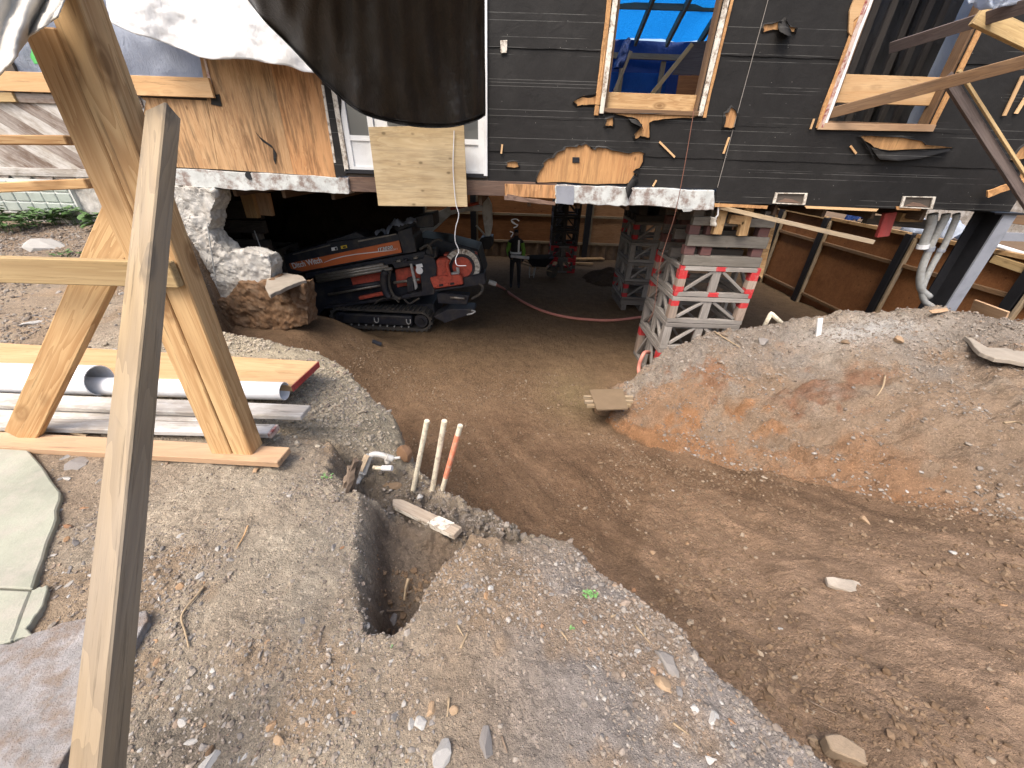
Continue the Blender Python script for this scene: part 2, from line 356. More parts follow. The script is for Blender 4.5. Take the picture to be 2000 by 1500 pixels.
mat_white_peel = plain('peeling_white', (0.62, 0.58, 0.50), .7, var=.2, dirt=(.16, .11, .07), dirt_amt=.9, dirt_scale=14)
mat_red_peel = plain('peeling_red', (0.50, 0.40, 0.34), .7, var=.2, dirt=(.22, .025, .02), dirt_amt=.95, dirt_scale=16)
mat_pvc = plain('pvc_white', (0.74, 0.75, 0.76), .3, var=.06, dirt=(.4, .38, .35), dirt_amt=.35, dirt_scale=5, bumps=.02)
mat_pvc_dirty = plain('pvc_dirty', (0.66, 0.60, 0.46), .5, var=.1, dirt=(.25, .18, .12), dirt_amt=.55, dirt_scale=30)
mat_orange_paint = plain('orange_marked_pipe', (0.68, 0.22, 0.12), .5, var=.15, dirt=(.5, .4, .3), dirt_amt=.6, dirt_scale=25)
mat_conc = plain('rough_concrete', (0.44, 0.425, 0.39), .95, var=.5, scale=9, bumps=.9, spec=.15, dirt=(.30, .26, .21), dirt_amt=.5, dirt_scale=4)
mat_conc_peel = plain('painted_concrete', (0.50, 0.52, 0.50), .8, var=.35, scale=7, bumps=.5, dirt=(.17, .11, .085), dirt_amt=.85, dirt_scale=6)
mat_slab = plain('dusty_slab', (0.27, 0.235, 0.19), .95, var=.3, bumps=.3)
mat_flag_green = plain('pale_flagstone', (0.275, 0.28, 0.22), .85, var=.35, scale=4, bumps=.4, dirt=(.33, .30, .255), dirt_amt=.6, dirt_scale=6)
mat_flag_purple = plain('slate_flagstone', (0.255, 0.24, 0.23), .85, var=.6, scale=12, bumps=.9, dirt=(.19, .14, .105), dirt_amt=.85, dirt_scale=13)
mat_grey_metal = plain('weathered_grey_metal', (.50, .495, .47), .6, var=.3, dirt=(.33, .27, .2), dirt_amt=.5, dirt_scale=14)
mat_steel = plain('steel_grey', (0.27, 0.285, 0.32), .5, metal=.15, var=.4, bumps=.1, dirt=(.22, .23, .25), dirt_amt=.4, dirt_scale=6)
mat_steel_dark = plain('steel_dark', (0.02, 0.02, 0.023), .5, metal=.3, var=.4, bumps=.1)
mat_galv = plain('galvanised', (0.36, 0.365, 0.35), .55, metal=.1, var=.35, bumps=.15, dirt=(.2, .17, .13), dirt_amt=.4, dirt_scale=20)
mat_navy = plain('machine_black', (0.018, 0.020, 0.027), .45, var=.4, bumps=.1, dirt=(.09, .075, .055), dirt_amt=.35, dirt_scale=5)
mat_m_orange = plain('machine_orange', (0.60, 0.15, 0.045), .45, var=.12, bumps=.03, dirt=(.2, .08, .04), dirt_amt=.3)
mat_m_red = plain('machine_red', (0.48, 0.085, 0.05), .5, var=.3, bumps=.1, dirt=(.1, .03, .02), dirt_amt=.5, dirt_scale=9)
mat_rubber = plain('rubber', (0.045, 0.042, 0.038), .85, var=.4, bumps=.3, dirt=(.12, .095, .065), dirt_amt=.5, dirt_scale=7)
mat_rod = plain('drill_rod', (0.30, 0.28, 0.24), .4, metal=.6, var=.4, bumps=.2, dirt=(.14, .10, .07), dirt_amt=.5, dirt_scale=30)
mat_hose = plain('rubber_hose', (0.52, 0.21, 0.16), .7, var=.15, bumps=.05)
mat_decal_white = flat('decal_white', (0.75, 0.75, 0.73)); mat_decal_yellow = flat('decal_yellow', (0.65, 0.45, 0.03)); mat_ink = flat('ink', (0.02, 0.02, 0.02))
mat_glass = flat('dark_glass', (0.10, 0.105, 0.105), .12); mat_glass.node_tree.nodes['Principled BSDF'].inputs['Specular IOR Level'].default_value = .9
mat_glassblock = plain('glass_block', (0.34, 0.38, 0.34), .25, var=.25, scale=9, bumps=.3, spec=.7)
mat_mortar = plain('mortar', (0.55, 0.56, 0.52), .8, var=.15)
mat_shell_dark = plain('house_dark', (0.085, 0.07, 0.056), .9, var=.3)
mat_joist = wood('joist_dark', (0.14, 0.09, 0.055), (0.07, 0.04, 0.025), .05, .4, .5)
mat_black_sheet = sheet('black_sheet', (0.017, 0.0145, 0.012), .36, 0, var=.08, spec=.55, fold=1.0)
mat_white_sheet = sheet('white_sheet', (0.66, 0.66, 0.65), .5, .12, (0.95, 0.95, 0.93), var=.05, fold=.9)
mat_cream_sheet = sheet('cream_sheet', (0.55, 0.52, 0.465), .6, .1, (0.7, 0.66, 0.58), var=.08, fold=.4)
mat_grey_sheet = sheet('grey_sheet', (0.36, 0.40, 0.48), .5, .3, (0.35, 0.4, 0.5), var=.15, fold=1.3)
mat_rust_cord = plain('rust_cord', (.17, .075, .05), .8)
mat_blue_tarp = sheet('blue_tarp', (0.02, 0.14, 0.45), .5, .6, (0.012, 0.25, 0.72), var=.45, fold=1.5)
mat_blue_dark = sheet('blue_tarp_dark', (0.006, 0.03, 0.14), .5, .12, (0.01, 0.08, 0.4), var=.4)
mat_film = sheet('plastic_film', (0.62, 0.68, 0.76), .35, .5, (0.7, 0.78, 0.9), var=.15, fold=1.2)
mat_green = plain('green_plastic', (0.10, 0.45, 0.12), .5)
mat_leaf = plain('leaf', (0.065, 0.13, 0.035), .6, var=.5, scale=20)
mat_leaf_bright = plain('young_leaf', (0.14, 0.30, 0.09), .6, var=.4, scale=20)
mat_root = plain('root', (0.30, 0.225, 0.14), .9, var=.4, scale=20)
mat_rotten = wood('rotten_wood', (0.22, 0.15, 0.09), (0.09, 0.055, 0.035), .2, 0, .5)
mat_soil = soil('bank_soil', 1.0, .026); mat_pit = soil('pit_soil', .8, .03); mat_mound = soil('cut_earth', .8, .045)
mat_stones = stonemat('stones', [(0, (.16, .13, .105)), (.3, (.22, .18, .145)), (.55, (.265, .23, .19)), (.72, (.31, .275, .235)), (.80, (.27, .19, .13)), (.88, (.38, .355, .32)), (.93, (.25, .22, .19)), (1, (.18, .165, .15))])
mat_clods = stonemat('clods', [(0, (.14, .092, .056)), (.5, (.185, .125, .078)), (.9, (.22, .155, .10)), (.98, (.34, .28, .21)), (1, (.16, .11, .07))])
mat_clods_grey = stonemat('clods_grey', [(0, (.13, .108, .088)), (.6, (.17, .145, .12)), (1, (.2, .175, .145))])
mat_stones_pale = stonemat('pale_gravel', [(0, (.30, .25, .18)), (.4, (.37, .315, .235)), (.8, (.45, .395, .31)), (1, (.26, .215, .16))])
mat_stone_white = stonemat('stone_white', [(0, (.37, .355, .33)), (.5, (.46, .445, .415)), (1, (.33, .31, .28))])
mat_stone_grey = stonemat('stone_grey', [(0, (.2, .185, .17)), (.5, (.28, .255, .23)), (1, (.17, .16, .155))])
mat_stone_tan = stonemat('stone_tan', [(0, (.34, .20, .105)), (.5, (.38, .27, .17)), (1, (.29, .15, .08))])

# felt with its printed white lines (flat print)
def felt_material():
    m, nt, b = newmat('tar_felt'); L = nt.links
    g = nt.nodes.new('ShaderNodeNewGeometry'); s = nt.nodes.new('ShaderNodeSeparateXYZ'); L.new(g.outputs['Position'], s.inputs[0]); c = g.outputs['Position']
    z = math_(nt, 'ADD', s.outputs['Z'], math_(nt, 'MULTIPLY', s.outputs['X'], -0.004))
    def lines(period, off, wd):
        f = math_(nt, 'FRACT', math_(nt, 'DIVIDE', math_(nt, 'ADD', z, off), period)); return math_(nt, 'LESS_THAN', f, wd / period)
    ln = math_(nt, 'MAXIMUM', lines(0.305, 0.02, .0045), math_(nt, 'MAXIMUM', lines(0.305, 0.085, .004), lines(.43, .19, .004)))
    cx = nt.nodes.new('ShaderNodeMapping'); cx.inputs['Scale'].default_value = (.6, 1, 9); L.new(c, cx.inputs[0])
    brk = ramp(nt, noise(nt, cx.outputs[0], 1.6, 4, .7), [(0.44, 0), (0.54, 1)])
    fac = math_(nt, 'MULTIPLY', math_(nt, 'MULTIPLY', ln, brk), .36)
    n1 = noise(nt, c, 2.2, 7, .7); n2 = noise(nt, c, 60, 4, .7)
    base = ramp(nt, n1, [(0.3, (0.0085, 0.0075, 0.0068)), (0.55, (0.0135, 0.0125, 0.0115)), (0.75, (0.022, 0.0205, 0.019))])
    v = voro(nt, c, 16); sp = nt.nodes.new('ShaderNodeSeparateColor'); L.new(v.outputs['Color'], sp.inputs[0])
    nail = math_(nt, 'MULTIPLY', math_(nt, 'LESS_THAN', v.outputs['Distance'], 0.06), math_(nt, 'GREATER_THAN', sp.outputs[0], .8))
    base = mixc(nt, math_(nt, 'MULTIPLY', nail, .6), base, (.35, .34, .3))
    L.new(mixc(nt, fac, base, (0.26, 0.26, 0.24)), b.inputs['Base Color']); b.inputs['Roughness'].default_value = .72; b.inputs['Specular IOR Level'].default_value = .3
    wr = noise(nt, c, 5, 4, .6, .6); bump(nt, b, math_(nt, 'ADD', math_(nt, 'MULTIPLY', wr, 1.0), math_(nt, 'MULTIPLY', n2, .12)), .45, .02)
    return m
mat_felt = felt_material()
#==PART2==
# ================================================================== TERRAIN
EDGE = np.array([(-4.9, 5.6, .5), (-4.2, 4.5, .3), (-2.96, 3.39, .1), (-2.515, 3.418, 0), (-1.9, 3.33, -.1), (-1.41, 3.04, -.2), (-1.05, 2.705, -.35), (-.917, 2.55, -.5),
                 (-.78, 2.24, -.55), (-.50, 1.98, -.47), (-.316, 1.83, -.35), (-.07, 1.69, -.3), (.147, 1.467, -.25), (.337, 1.369, -.2), (.445, 1.2, -.17), (.623, 1.017, -.15),
                 (.752, .874, -.12), (.817, .736, -.1), (.919, .625, -.1), (.97, .534, -.08), (1.043, .46, -.08), (1.3, .1, -.05), (1.7, -.9, -.05)])
BANK = np.vstack([EDGE[:, :2], [(-12, -.9), (-12, 6.6), (-4.9, 6.6)]])
TRENCH = np.array([PZ(*p, z).xy for *p, z in [(700, 1055, 0), (694, 1140, 0), (718, 1224, 0), (765, 1234, 0), (800, 1196, 0), (826, 1125, 0), (872, 1072, -.02), (915, 1058, -.1), (900, 1040, -.26), (790, 990, -.3), (722, 1000, -.22)]])
LEDGE = np.array([PZ(*p, -.3).xy for p in [(682, 962), (684, 905), (790, 882), (830, 920), (905, 955), (985, 985), (1050, 1035), (1000, 1078), (880, 1062), (770, 1012), (715, 992)]])
TOE = np.array([(1.42, 4.75, -1.82), (1.515, 4.4, -1.7), (2.0, 3.867, -1.6), (2.745, 3.42, -1.5), (3.29, 2.98, -1.35), (3.7, 2.6, -1.2), (4.307, 2.18, -1.0), (6.5, .6, -.5), (8.5, -.9, -.2)])
CREST = np.array([(1.75, 4.95, -1.35), (2.015, 5.0, -1.18), (2.543, 5.3, -.886), (3.4, 5.5, -.604), (3.985, 5.5, -.498), (4.82, 5.5, -.304), (6.2, 5.4, -.1), (6.56, 5.0, -.086), (7.0, 4.6, -.1), (9.5, 3.2, -.05), (12, 1, -.05)])
MOUND = np.vstack([TOE[:, :2], CREST[::-1, :2]])
FOOT = np.array([(-5.2, 6.0), (-4.3, 6.0), (-4.0, 6.02), (-3.9, 6.1), (-3.85, 6.2), (-3.9, 6.5), (-5.2, 6.8)])

def seg_dist(x, y, poly, closed=True):
    best = np.full(x.shape, 1e9); bi = np.zeros(x.shape); n = len(poly)
    for i in range(n if closed else n - 1):
        a = poly[i]; b = poly[(i + 1) % n]; dx, dy = b[0] - a[0], b[1] - a[1]
        t = np.clip(((x - a[0]) * dx + (y - a[1]) * dy) / (dx * dx + dy * dy + 1e-12), 0, 1)
        d = np.hypot(x - a[0] - t * dx, y - a[1] - t * dy); k = d < best
        best = np.where(k, d, best); bi = np.where(k, i + t, bi)
    return best, bi
def sdist(x, y, poly):                # positive inside
    d, _ = seg_dist(x, y, poly); ins = np.zeros(x.shape, bool); n = len(poly); j = n - 1
    for i in range(n):
        xi, yi = poly[i]; xj, yj = poly[j]
        c = ((yi > y) != (yj > y)) & (x < (xj - xi) * (y - yi) / (yj - yi + 1e-12) + xi); ins ^= c; j = i
    return np.where(ins, d, -d)
def lerp_at(idx, vals): return np.interp(idx, np.arange(len(vals)), vals)

def pit_height(x, y):
    s = .35 * x - .94 * y
    z = np.interp(s, [-8, -5, -3.6, -2.25, -1.15, -.55, 0, 1, 2, 4], [-1.97, -1.93, -1.75, -1.46, -1.1, -.82, -.55, -.22, -.05, 0])
    berm = sstep(-1.7, -3.7, x) * sstep(3.6, 5.2, y) * sstep(8.1, 6.4, y)
    z = z + 1.0 * berm
    z = z - .12 * sstep(7, 14, y)
    al, ac = -.43 * x + .9 * y, .9 * x + .43 * y
    z = z + (fbm(al * .12, ac, .14, 4, 81) * .018 + fbm(al * .2, ac, .05, 3, 83) * .009) * sstep(5.2, 3.4, y)
    # two wheel ruts running down the ramp, and tracked ridges on the flat
    for o in (0.25, 1.35):
        q = (x - .35 * y - o + .12 * np.sin(y * 1.1)); z = z - .035 * np.exp(-(q / .16) ** 2) * sstep(6.5, 4.5, y) + .02 * np.exp(-((q - .26) / .1) ** 2) * sstep(6.5, 4.5, y)
    hole = PZ(1192, 800, -1.85); z = z - .5 * sstep(.30, .2, np.hypot(x - hole.x, (y - hole.y + .03) * 1.2))
    return z
def terrain(x, y, detail=True):
    n_edge = fbm(x, y, .35, 4, 3) * .10 + fbm(x, y, .09, 3, 5) * .035
    pit = pit_height(x, y)
    # ---- left bank and the ground the camera stands on
    base = np.interp(y, [-1, 2.5, 3.4, 4.7, 6, 7], [0, 0, .1, .37, .56, .6]) - .06 * sstep(-.6, .9, x)
    dE, iE = seg_dist(x, y, EDGE[:, :2], False); ez = lerp_at(iE, EDGE[:, 2])
    sc = np.where(y > 2.0, .55, .30)
    dB = sdist(x, y, BANK) + n_edge * np.clip(.35 + .5 * (y > 2), 0, 1)
    bank = base + (ez - base) * np.exp(-np.maximum(dB, 0) / sc)
    dT = sdist(x, y, TRENCH) + fbm(x, y, .12, 3, 9) * .04
    dpt = np.interp(y, [.75, 1.0, 1.25, 1.6], [.43, .42, .34, .27])
    bank = bank - dpt * sstep(-.03, .12, dT)
    dL = sdist(x, y, LEDGE) + fbm(x, y, .15, 3, 11) * .05
    bank = bank + (np.minimum(bank, -.36 - .16 * sstep(1.5, 1.95, y)) - bank) * sstep(-.10, .06, dL)
    bank = bank - .07 * np.exp(-(((x + 1.05) / .28) ** 2 + ((y - .47) / .2) ** 2))
    w = np.interp(y, [0, 1.5, 2.5, 4], [.16, .18, .24, .3])
    wB = sstep(0, 1, (dB + w) / w)
    z = pit + (np.maximum(bank, pit) - pit) * wB
    # ---- earth left under the broken footing
    dF = sdist(x, y, FOOT) + fbm(x, y, .3, 4, 21) * .09
    wF = np.clip(sstep(-.22, .0, dF), 0, 1) ** .8; ftop = np.interp(x, [-4.9, -4.3, -3.9, -3.6], [-.72, -.64, -.42, -.30]); z = np.maximum(z, z + (ftop - z) * wF)
    # ---- cut earth mound on the right
    dM = sdist(x, y, MOUND); dt, it = seg_dist(x, y, TOE[:, :2], False); dc, ic = seg_dist(x, y, CREST[:, :2], False)
    zt = np.minimum(lerp_at(it, TOE[:, 2]), pit + .02); zc = lerp_at(ic, CREST[:, 2])
    t = np.clip(dt / (dt + dc + 1e-6) + fbm(x, y, .6, 4, 31) * .10, 0, 1)
    prof = np.interp(t, [0, .05, .14, .28, .42, .55, .75, .9, 1], [0, .16, .40, .52, .67, .76, .89, .97, 1.0])
    zm = zt + (zc - zt) * prof + np.sin(t * 3.1416) * .12 * fbm(x, y, .9, 3, 33)
    behind = zc - np.maximum(dc - .25, 0) * 2.2 - dc * .1
    isbehind = (dM < 0) & (dc < dt) & (y > 3)
    zmound = np.where(dM > 0, zm, np.where(isbehind, np.maximum(behind, pit), pit))
    wM = ((dM > 0) | (isbehind & (behind > pit + .02))).astype(float)
    z = np.where(wM > 0, np.maximum(zmound, pit), z)
    if detail:
        a = np.where(wB > .5, .35, .7); a = np.where(wM > 0, 1.5, a)
        z = z + a * (fbm(x, y, .5, 3, 41) * .05 + fbm(x, y, .11, 3, 43) * .022)
        cl = np.maximum(0, fbm(x, y, .05, 3, 47)) ; z = z + cl * .03 * np.clip(a, .6, 1.3) + np.maximum(0, fbm(x, y, .024, 2, 49)) * .013 - .02 * np.maximum(0, fbm(x, y, .22, 4, 51) - .12)
        lum = np.exp(-((dL) / .15) ** 2) + sstep(-.1, .1, dL); z = z + cl * .07 * lum * wB
        cr = 1 - np.abs(fbm(x, y, .45, 4, 53)) * 2; z = z + np.where(wM > 0, (cr - .6) * .07 + np.abs(fbm(x, y, .16, 4, 58)) * .09 - .03, 0)
        z = z - np.where(wM > 0, .05 * np.maximum(0, np.sin(t * 26 + 5 * fbm(x, y, .8, 2, 55))) * sstep(.6, .1, t), 0)
        face = sstep(.02, .5, wB) * sstep(1.0, .6, wB); z = z + face * fbm(x, y, .16, 4, 57) * .12 + (wF * (wB < .6) * (wF < .97)) * fbm(x, y, .14, 4, 59) * .30
    return z, wB, wM, wF * (wB < .6), t, dT, dL
def lerp3(a, b, t): return a + (b - a) * t[..., None]
def soil_color(x, y, z, wB, wM, wF, t, dT, dL):
    V = lambda *c: np.array(c, float)
    n = fbm(x, y, .9, 4, 61); n2 = fbm(x, y, .3, 4, 63)
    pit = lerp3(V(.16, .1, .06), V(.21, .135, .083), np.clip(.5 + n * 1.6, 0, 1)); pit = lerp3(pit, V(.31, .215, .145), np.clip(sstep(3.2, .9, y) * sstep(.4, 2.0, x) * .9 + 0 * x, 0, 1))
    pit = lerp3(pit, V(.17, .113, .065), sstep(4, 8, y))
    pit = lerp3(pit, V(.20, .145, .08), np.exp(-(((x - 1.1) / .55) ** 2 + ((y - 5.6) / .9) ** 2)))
    al, ac = -.43 * x + .9 * y, .9 * x + .43 * y; pit = pit * (1 + np.clip(fbm(al * .12, ac, .16, 4, 85) * .42, -.2, .22) * sstep(5.5, 3.4, y))[..., None]
    bank = lerp3(V(.285, .222, .16), V(.35, .30, .23), np.clip(.5 + n * 1.7, 0, 1))
    bank = lerp3(bank, V(.25, .22, .195), sstep(-.25, .35, x) * sstep(1.5, 1.0, y))
    bank = lerp3(bank, V(.29, .205, .13), np.clip(sstep(.05, .3, n2) * .6, 0, 1))
    bank = lerp3(bank, V(.39, .335, .24), sstep(1.85, 2.4, y) * sstep(-3.6, -2.4, x) * .9)
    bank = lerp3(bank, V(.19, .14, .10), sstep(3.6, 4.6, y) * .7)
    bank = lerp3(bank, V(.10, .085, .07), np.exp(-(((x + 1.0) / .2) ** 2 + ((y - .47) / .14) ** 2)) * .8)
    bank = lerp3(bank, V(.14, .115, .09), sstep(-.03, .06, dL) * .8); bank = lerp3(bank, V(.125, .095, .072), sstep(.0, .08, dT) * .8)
    c = lerp3(pit, bank, sstep(.15, .5, wB))
    foot = lerp3(V(.17, .105, .06), V(.25, .15, .085), np.clip(.5 + n2 * 2, 0, 1)); c = lerp3(c, foot, np.clip(wF * 1.5, 0, 1))
    grey = lerp3(V(.235, .20, .165), V(.30, .25, .195), np.clip(.5 + n * 1.5, 0, 1))
    m = lerp3(grey, V(.255, .18, .12), np.clip(sstep(.95, .5, t + n2 * .5) * .85, 0, 1))
    n3 = fbm(x, y, .12, 4, 65); m = lerp3(m, V(.285, .155, .08), np.clip(sstep(.36, .14, t + n2 * .35 + n3 * .3) * sstep(5.2, 3.6, x + n) * .62 + sstep(3.2, 1.7, x + n2 * 1.6 + n3 * 1.2) * sstep(.9, .6, t + n3 * .4) * .5, 0, 1))
    m = lerp3(m, V(.215, .105, .06), np.clip(np.exp(-(((x - 3.9 + n2 * .6) / .55) ** 2 + ((y - 4.15 + n3 * .5) / .25) ** 2)) * 1.2 - .25, 0, .7))
    m = lerp3(m, V(.24, .12, .065), np.clip(np.exp(-(((x - 2.7 + n2 * .6) / .45) ** 2 + ((y - 4.75 + n3 * .5) / .2) ** 2)) * 1.2 - .25, 0, .7))
    m = lerp3(m, V(.40, .39, .37), np.exp(-(((x - 4.9) / .8) ** 2 + ((y - 5.1) / .28) ** 2)) * .85)
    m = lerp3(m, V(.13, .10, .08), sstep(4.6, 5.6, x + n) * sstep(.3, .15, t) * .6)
    return np.where((wM > 0)[..., None], m * 1.13, c)

def axis(segs):
    out = [segs[0][0]]
    for a, b, d0, d1 in segs:
        p = a
        while p < b - 1e-6:
            p = min(b, p + d0 + (d1 - d0) * (p - a) / (b - a)); out.append(p)
    return np.array(out)
GX = axis([(-11, -4.5, .25, .07), (-4.5, -2.0, .06, .018), (-2.0, 1.3, .0095, .0095), (1.3, 5.0, .014, .03), (5.0, 12, .04, .3)])
GY = axis([(-1.0, .3, .08, .015), (.3, 2.2, .0095, .0095), (2.2, 6.2, .012, .03), (6.2, 9.5, .035, .06), (9.5, 19, .07, .25)])
X, Y_ = np.meshgrid(GX, GY)
TZ, wB, wM, wF, tT, dT, dL = terrain(X, Y_)
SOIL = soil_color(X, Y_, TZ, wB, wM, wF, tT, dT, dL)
ny, nx = X.shape
idx = np.arange(ny * nx).reshape(ny, nx)
quads = np.stack([idx[:-1, :-1], idx[:-1, 1:], idx[1:, 1:], idx[1:, :-1]], -1).reshape(-1, 4)
def qmax(a): return np.maximum(np.maximum(a[:-1, :-1], a[:-1, 1:]), np.maximum(a[1:, 1:], a[1:, :-1])).reshape(-1)
zone = np.where(qmax(wM) > 0, 2, np.where((qmax(wB) > .02) | (qmax(wF) > .05), 0, 1))
def np_mesh(name, V, F, mat, nv=4, cols=None, smooth=True):
    me = bpy.data.meshes.new(name)
    me.vertices.add(len(V)); me.vertices.foreach_set('co', np.asarray(V, np.float32).ravel())
    me.loops.add(len(F) * nv); me.loops.foreach_set('vertex_index', np.asarray(F, np.int32).ravel())
    me.polygons.add(len(F)); me.polygons.foreach_set('loop_start', np.arange(0, len(F) * nv, nv, dtype=np.int32))
    me.polygons.foreach_set('use_smooth', [smooth] * len(F))
    if cols is not None:
        a = me.color_attributes.new('soil', 'FLOAT_COLOR', 'POINT'); a.data.foreach_set('color', np.c_[cols, np.ones(len(cols))].astype(np.float32).ravel())
    me.materials.append(mat); me.update(calc_edges=True); me.validate()
    return bpy.data.objects.new(name, me)
PTS = np.stack([X, Y_, TZ], -1).reshape(-1, 3); SC3 = SOIL.reshape(-1, 3)
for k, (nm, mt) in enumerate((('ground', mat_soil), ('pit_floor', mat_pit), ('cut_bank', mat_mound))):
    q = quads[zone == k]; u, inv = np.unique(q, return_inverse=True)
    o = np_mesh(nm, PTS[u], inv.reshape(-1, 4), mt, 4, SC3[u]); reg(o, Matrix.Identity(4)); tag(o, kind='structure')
# normals continue across the joins: share the terrain's own normals
def gz(x, y): return float(terrain(np.array([x]), np.array([y]))[0][0])
def ground_hit(px, py, lo=.3, hi=20.0):       # where a sight line from the standing point meets the terrain
    r = ray(px, py); r = r / math.hypot(r.x, r.y); s = np.linspace(lo, hi, 1500)
    xs, ys, zs = r.x * s, r.y * s, EYE.z + r.z * s; h = terrain(xs, ys)[0]; k = np.argmax(h >= zs)
    return Vector((xs[k], ys[k], h[k]))

# ------------------------------------------------------------------ loose stones and clods
def _ico():
    bm = bmesh.new(); bmesh.ops.create_icosphere(bm, subdivisions=1, radius=1.0); v = np.array([p.co[:] for p in bm.verts]); f = np.array([[q.index for q in p.verts] for p in bm.faces]); bm.free(); return v, f
IV, IF = _ico()
def scatter(name, x, y, size, mat, label=None, sink=.42, flatn=(.45, .9)):
    n = len(x); z = terrain(x, y)[0]
    sc = size[:, None] * np.c_[rng.uniform(.75, 1.35, n), rng.uniform(.6, 1.05, n), rng.uniform(*flatn, n)]
    v = IV[None] * (1 + rng.uniform(-.28, .28, (n, len(IV), 1))) * sc[:, None, :]
    a = rng.uniform(0, 6.283, n); b = rng.uniform(-.5, .5, n); ca, sa, cb, sb = np.cos(a), np.sin(a), np.cos(b), np.sin(b)
    vx, vy, vz = v[..., 0], v[..., 1], v[..., 2]
    vy, vz = vy * cb[:, None] - vz * sb[:, None], vy * sb[:, None] + vz * cb[:, None]
    vx, vy = vx * ca[:, None] - vy * sa[:, None], vx * sa[:, None] + vy * ca[:, None]
    P = np.stack([vx + x[:, None], vy + y[:, None], vz + (z + sc[:, 2] * (1 - 2 * sink) * .6)[:, None]], -1).reshape(-1, 3)
    F = (IF[None] + (np.arange(n) * len(IV))[:, None, None]).reshape(-1, 3)
    o = np_mesh(name, P, F, mat, 3, None, False); reg(o, Matrix.Identity(4)); return tag(o, kind='stuff')
def cand(n, x0, x1, y0, y1): return rng.uniform(x0, x1, n), rng.uniform(y0, y1, n)
def zones(x, y):
    z, b, m, f, t, d1, d2 = terrain(x, y, False); return z, b, m, t, d1, d2
# bank gravel: dense near the standing point, in drifts
x, y = cand(62000, -2.6, 1.4, .2, 2.9); z, b, m, t, d1, d2 = zones(x, y)
dens = np.clip(.30 + fbm(x, y, .5, 4, 71) * 2.4 + .25 * sstep(1.0, .4, y), .05, 1); k = (b > .5) & (m == 0) & (rng.uniform(0, 1, len(x)) < dens) & (d1 < .02)
scatter('gravel', x[k], y[k], np.clip(rng.lognormal(-5.5, .48, k.sum()), .002, .013), mat_stones)
x, y = cand(26000, -7.5, -.8, 2.4, 5.9); z, b, m, t, d1, d2 = zones(x, y); k = (b > .25) & (rng.uniform(0, 1, len(x)) < np.clip(.5 + fbm(x, y, .8, 3, 73) * 1.6 + .5 * (b < .9), .05, 1))
scatter('gravel', x[k], y[k], np.clip(rng.lognormal(-4.6, .45, k.sum()), .005, .03), mat_stones)
x, y = cand(34000, -3.6, -.6, 1.9, 3.7); z, b, m, t, d1, d2 = zones(x, y); k = (b > .05) & (d2 < .0) & (rng.uniform(0, 1, len(x)) < np.clip(.3 + fbm(x, y, .4, 3, 87) * 1.8 + .35 * (b < .95), .06, 1))
scatter('gravel', x[k], y[k], np.clip(rng.lognormal(-4.95, .5, k.sum()), .003, .024), mat_stones_pale)
# pit clods
x, y = cand(52000, -3.0, 5.2, .3, 6.5); z, b, m, t, d1, d2 = zones(x, y)
k = (b < .2) & (m == 0) & (rng.uniform(0, 1, len(x)) < np.clip(.35 + fbm(x, y, .8, 3, 75) * 1.3 + .35 * sstep(3.5, 1, y), .04, 1))
scatter('soil_clods', x[k], y[k], np.clip(rng.lognormal(-4.75, .5, k.sum()), .004, .03), mat_clods)
x, y = cand(3500, -.6, 1.6, .3, 2.2); z, b, m, t, d1, d2 = zones(x, y); k = (b < .3) & (b > .0) & (m == 0)
scatter('soil_clods', x[k], y[k], np.clip(rng.lognormal(-4.1, .4, k.sum()), .008, .04), mat_clods)
x, y = cand(2600, -1.0, .4, 1.2, 2.2); z, b, m, t, d1, d2 = zones(x, y); k = (d2 > -.03) & (d1 < .05) & (rng.uniform(0, 1, len(x)) < .25 + .75 * sstep(-.45, -.1, x))
scatter('soil_clods', x[k], y[k], np.clip(rng.lognormal(-4.55, .5, k.sum()), .005, .034), mat_clods_grey)
x, y = cand(500, -.75, -.3, .75, 1.3); z, b, m, t, d1, d2 = zones(x, y); k = d1 > .05
scatter('soil_clods', x[k], y[k], np.clip(rng.lognormal(-4.9, .5, k.sum()), .004, .02), mat_clods)
# crumbs along the broken rim
x, y = cand(26000, -.5, 1.6, .2, 2.1); z, b, m, t, d1, d2 = zones(x, y); dr = sdist(x, y, BANK); k = (m == 0) & (b > .3) & (dr < .14) & (dr > -.12) & (d1 < .02) & (rng.uniform(0, 1, len(x)) < np.clip(.18 + fbm(x, y, .2, 3, 79) * 1.6, 0, 1))
scatter('soil_clods', x[k], y[k], np.clip(rng.lognormal(-5.1, .5, k.sum()), .003, .024), mat_stones)
# cut bank gravel
x, y = cand(30000, 1.3, 7.2, 1.6, 5.7); z, b, m, t, d1, d2 = zones(x, y); k = (m > 0) & (rng.uniform(0, 1, len(x)) < np.clip(.28 + .6 * sstep(.55, .85, t) + fbm(x, y, .6, 3, 77) * .8, .02, 1))
scatter('gravel', x[k], y[k], np.clip(rng.lognormal(-4.65, .45, k.sum()), .005, .028), mat_stones)
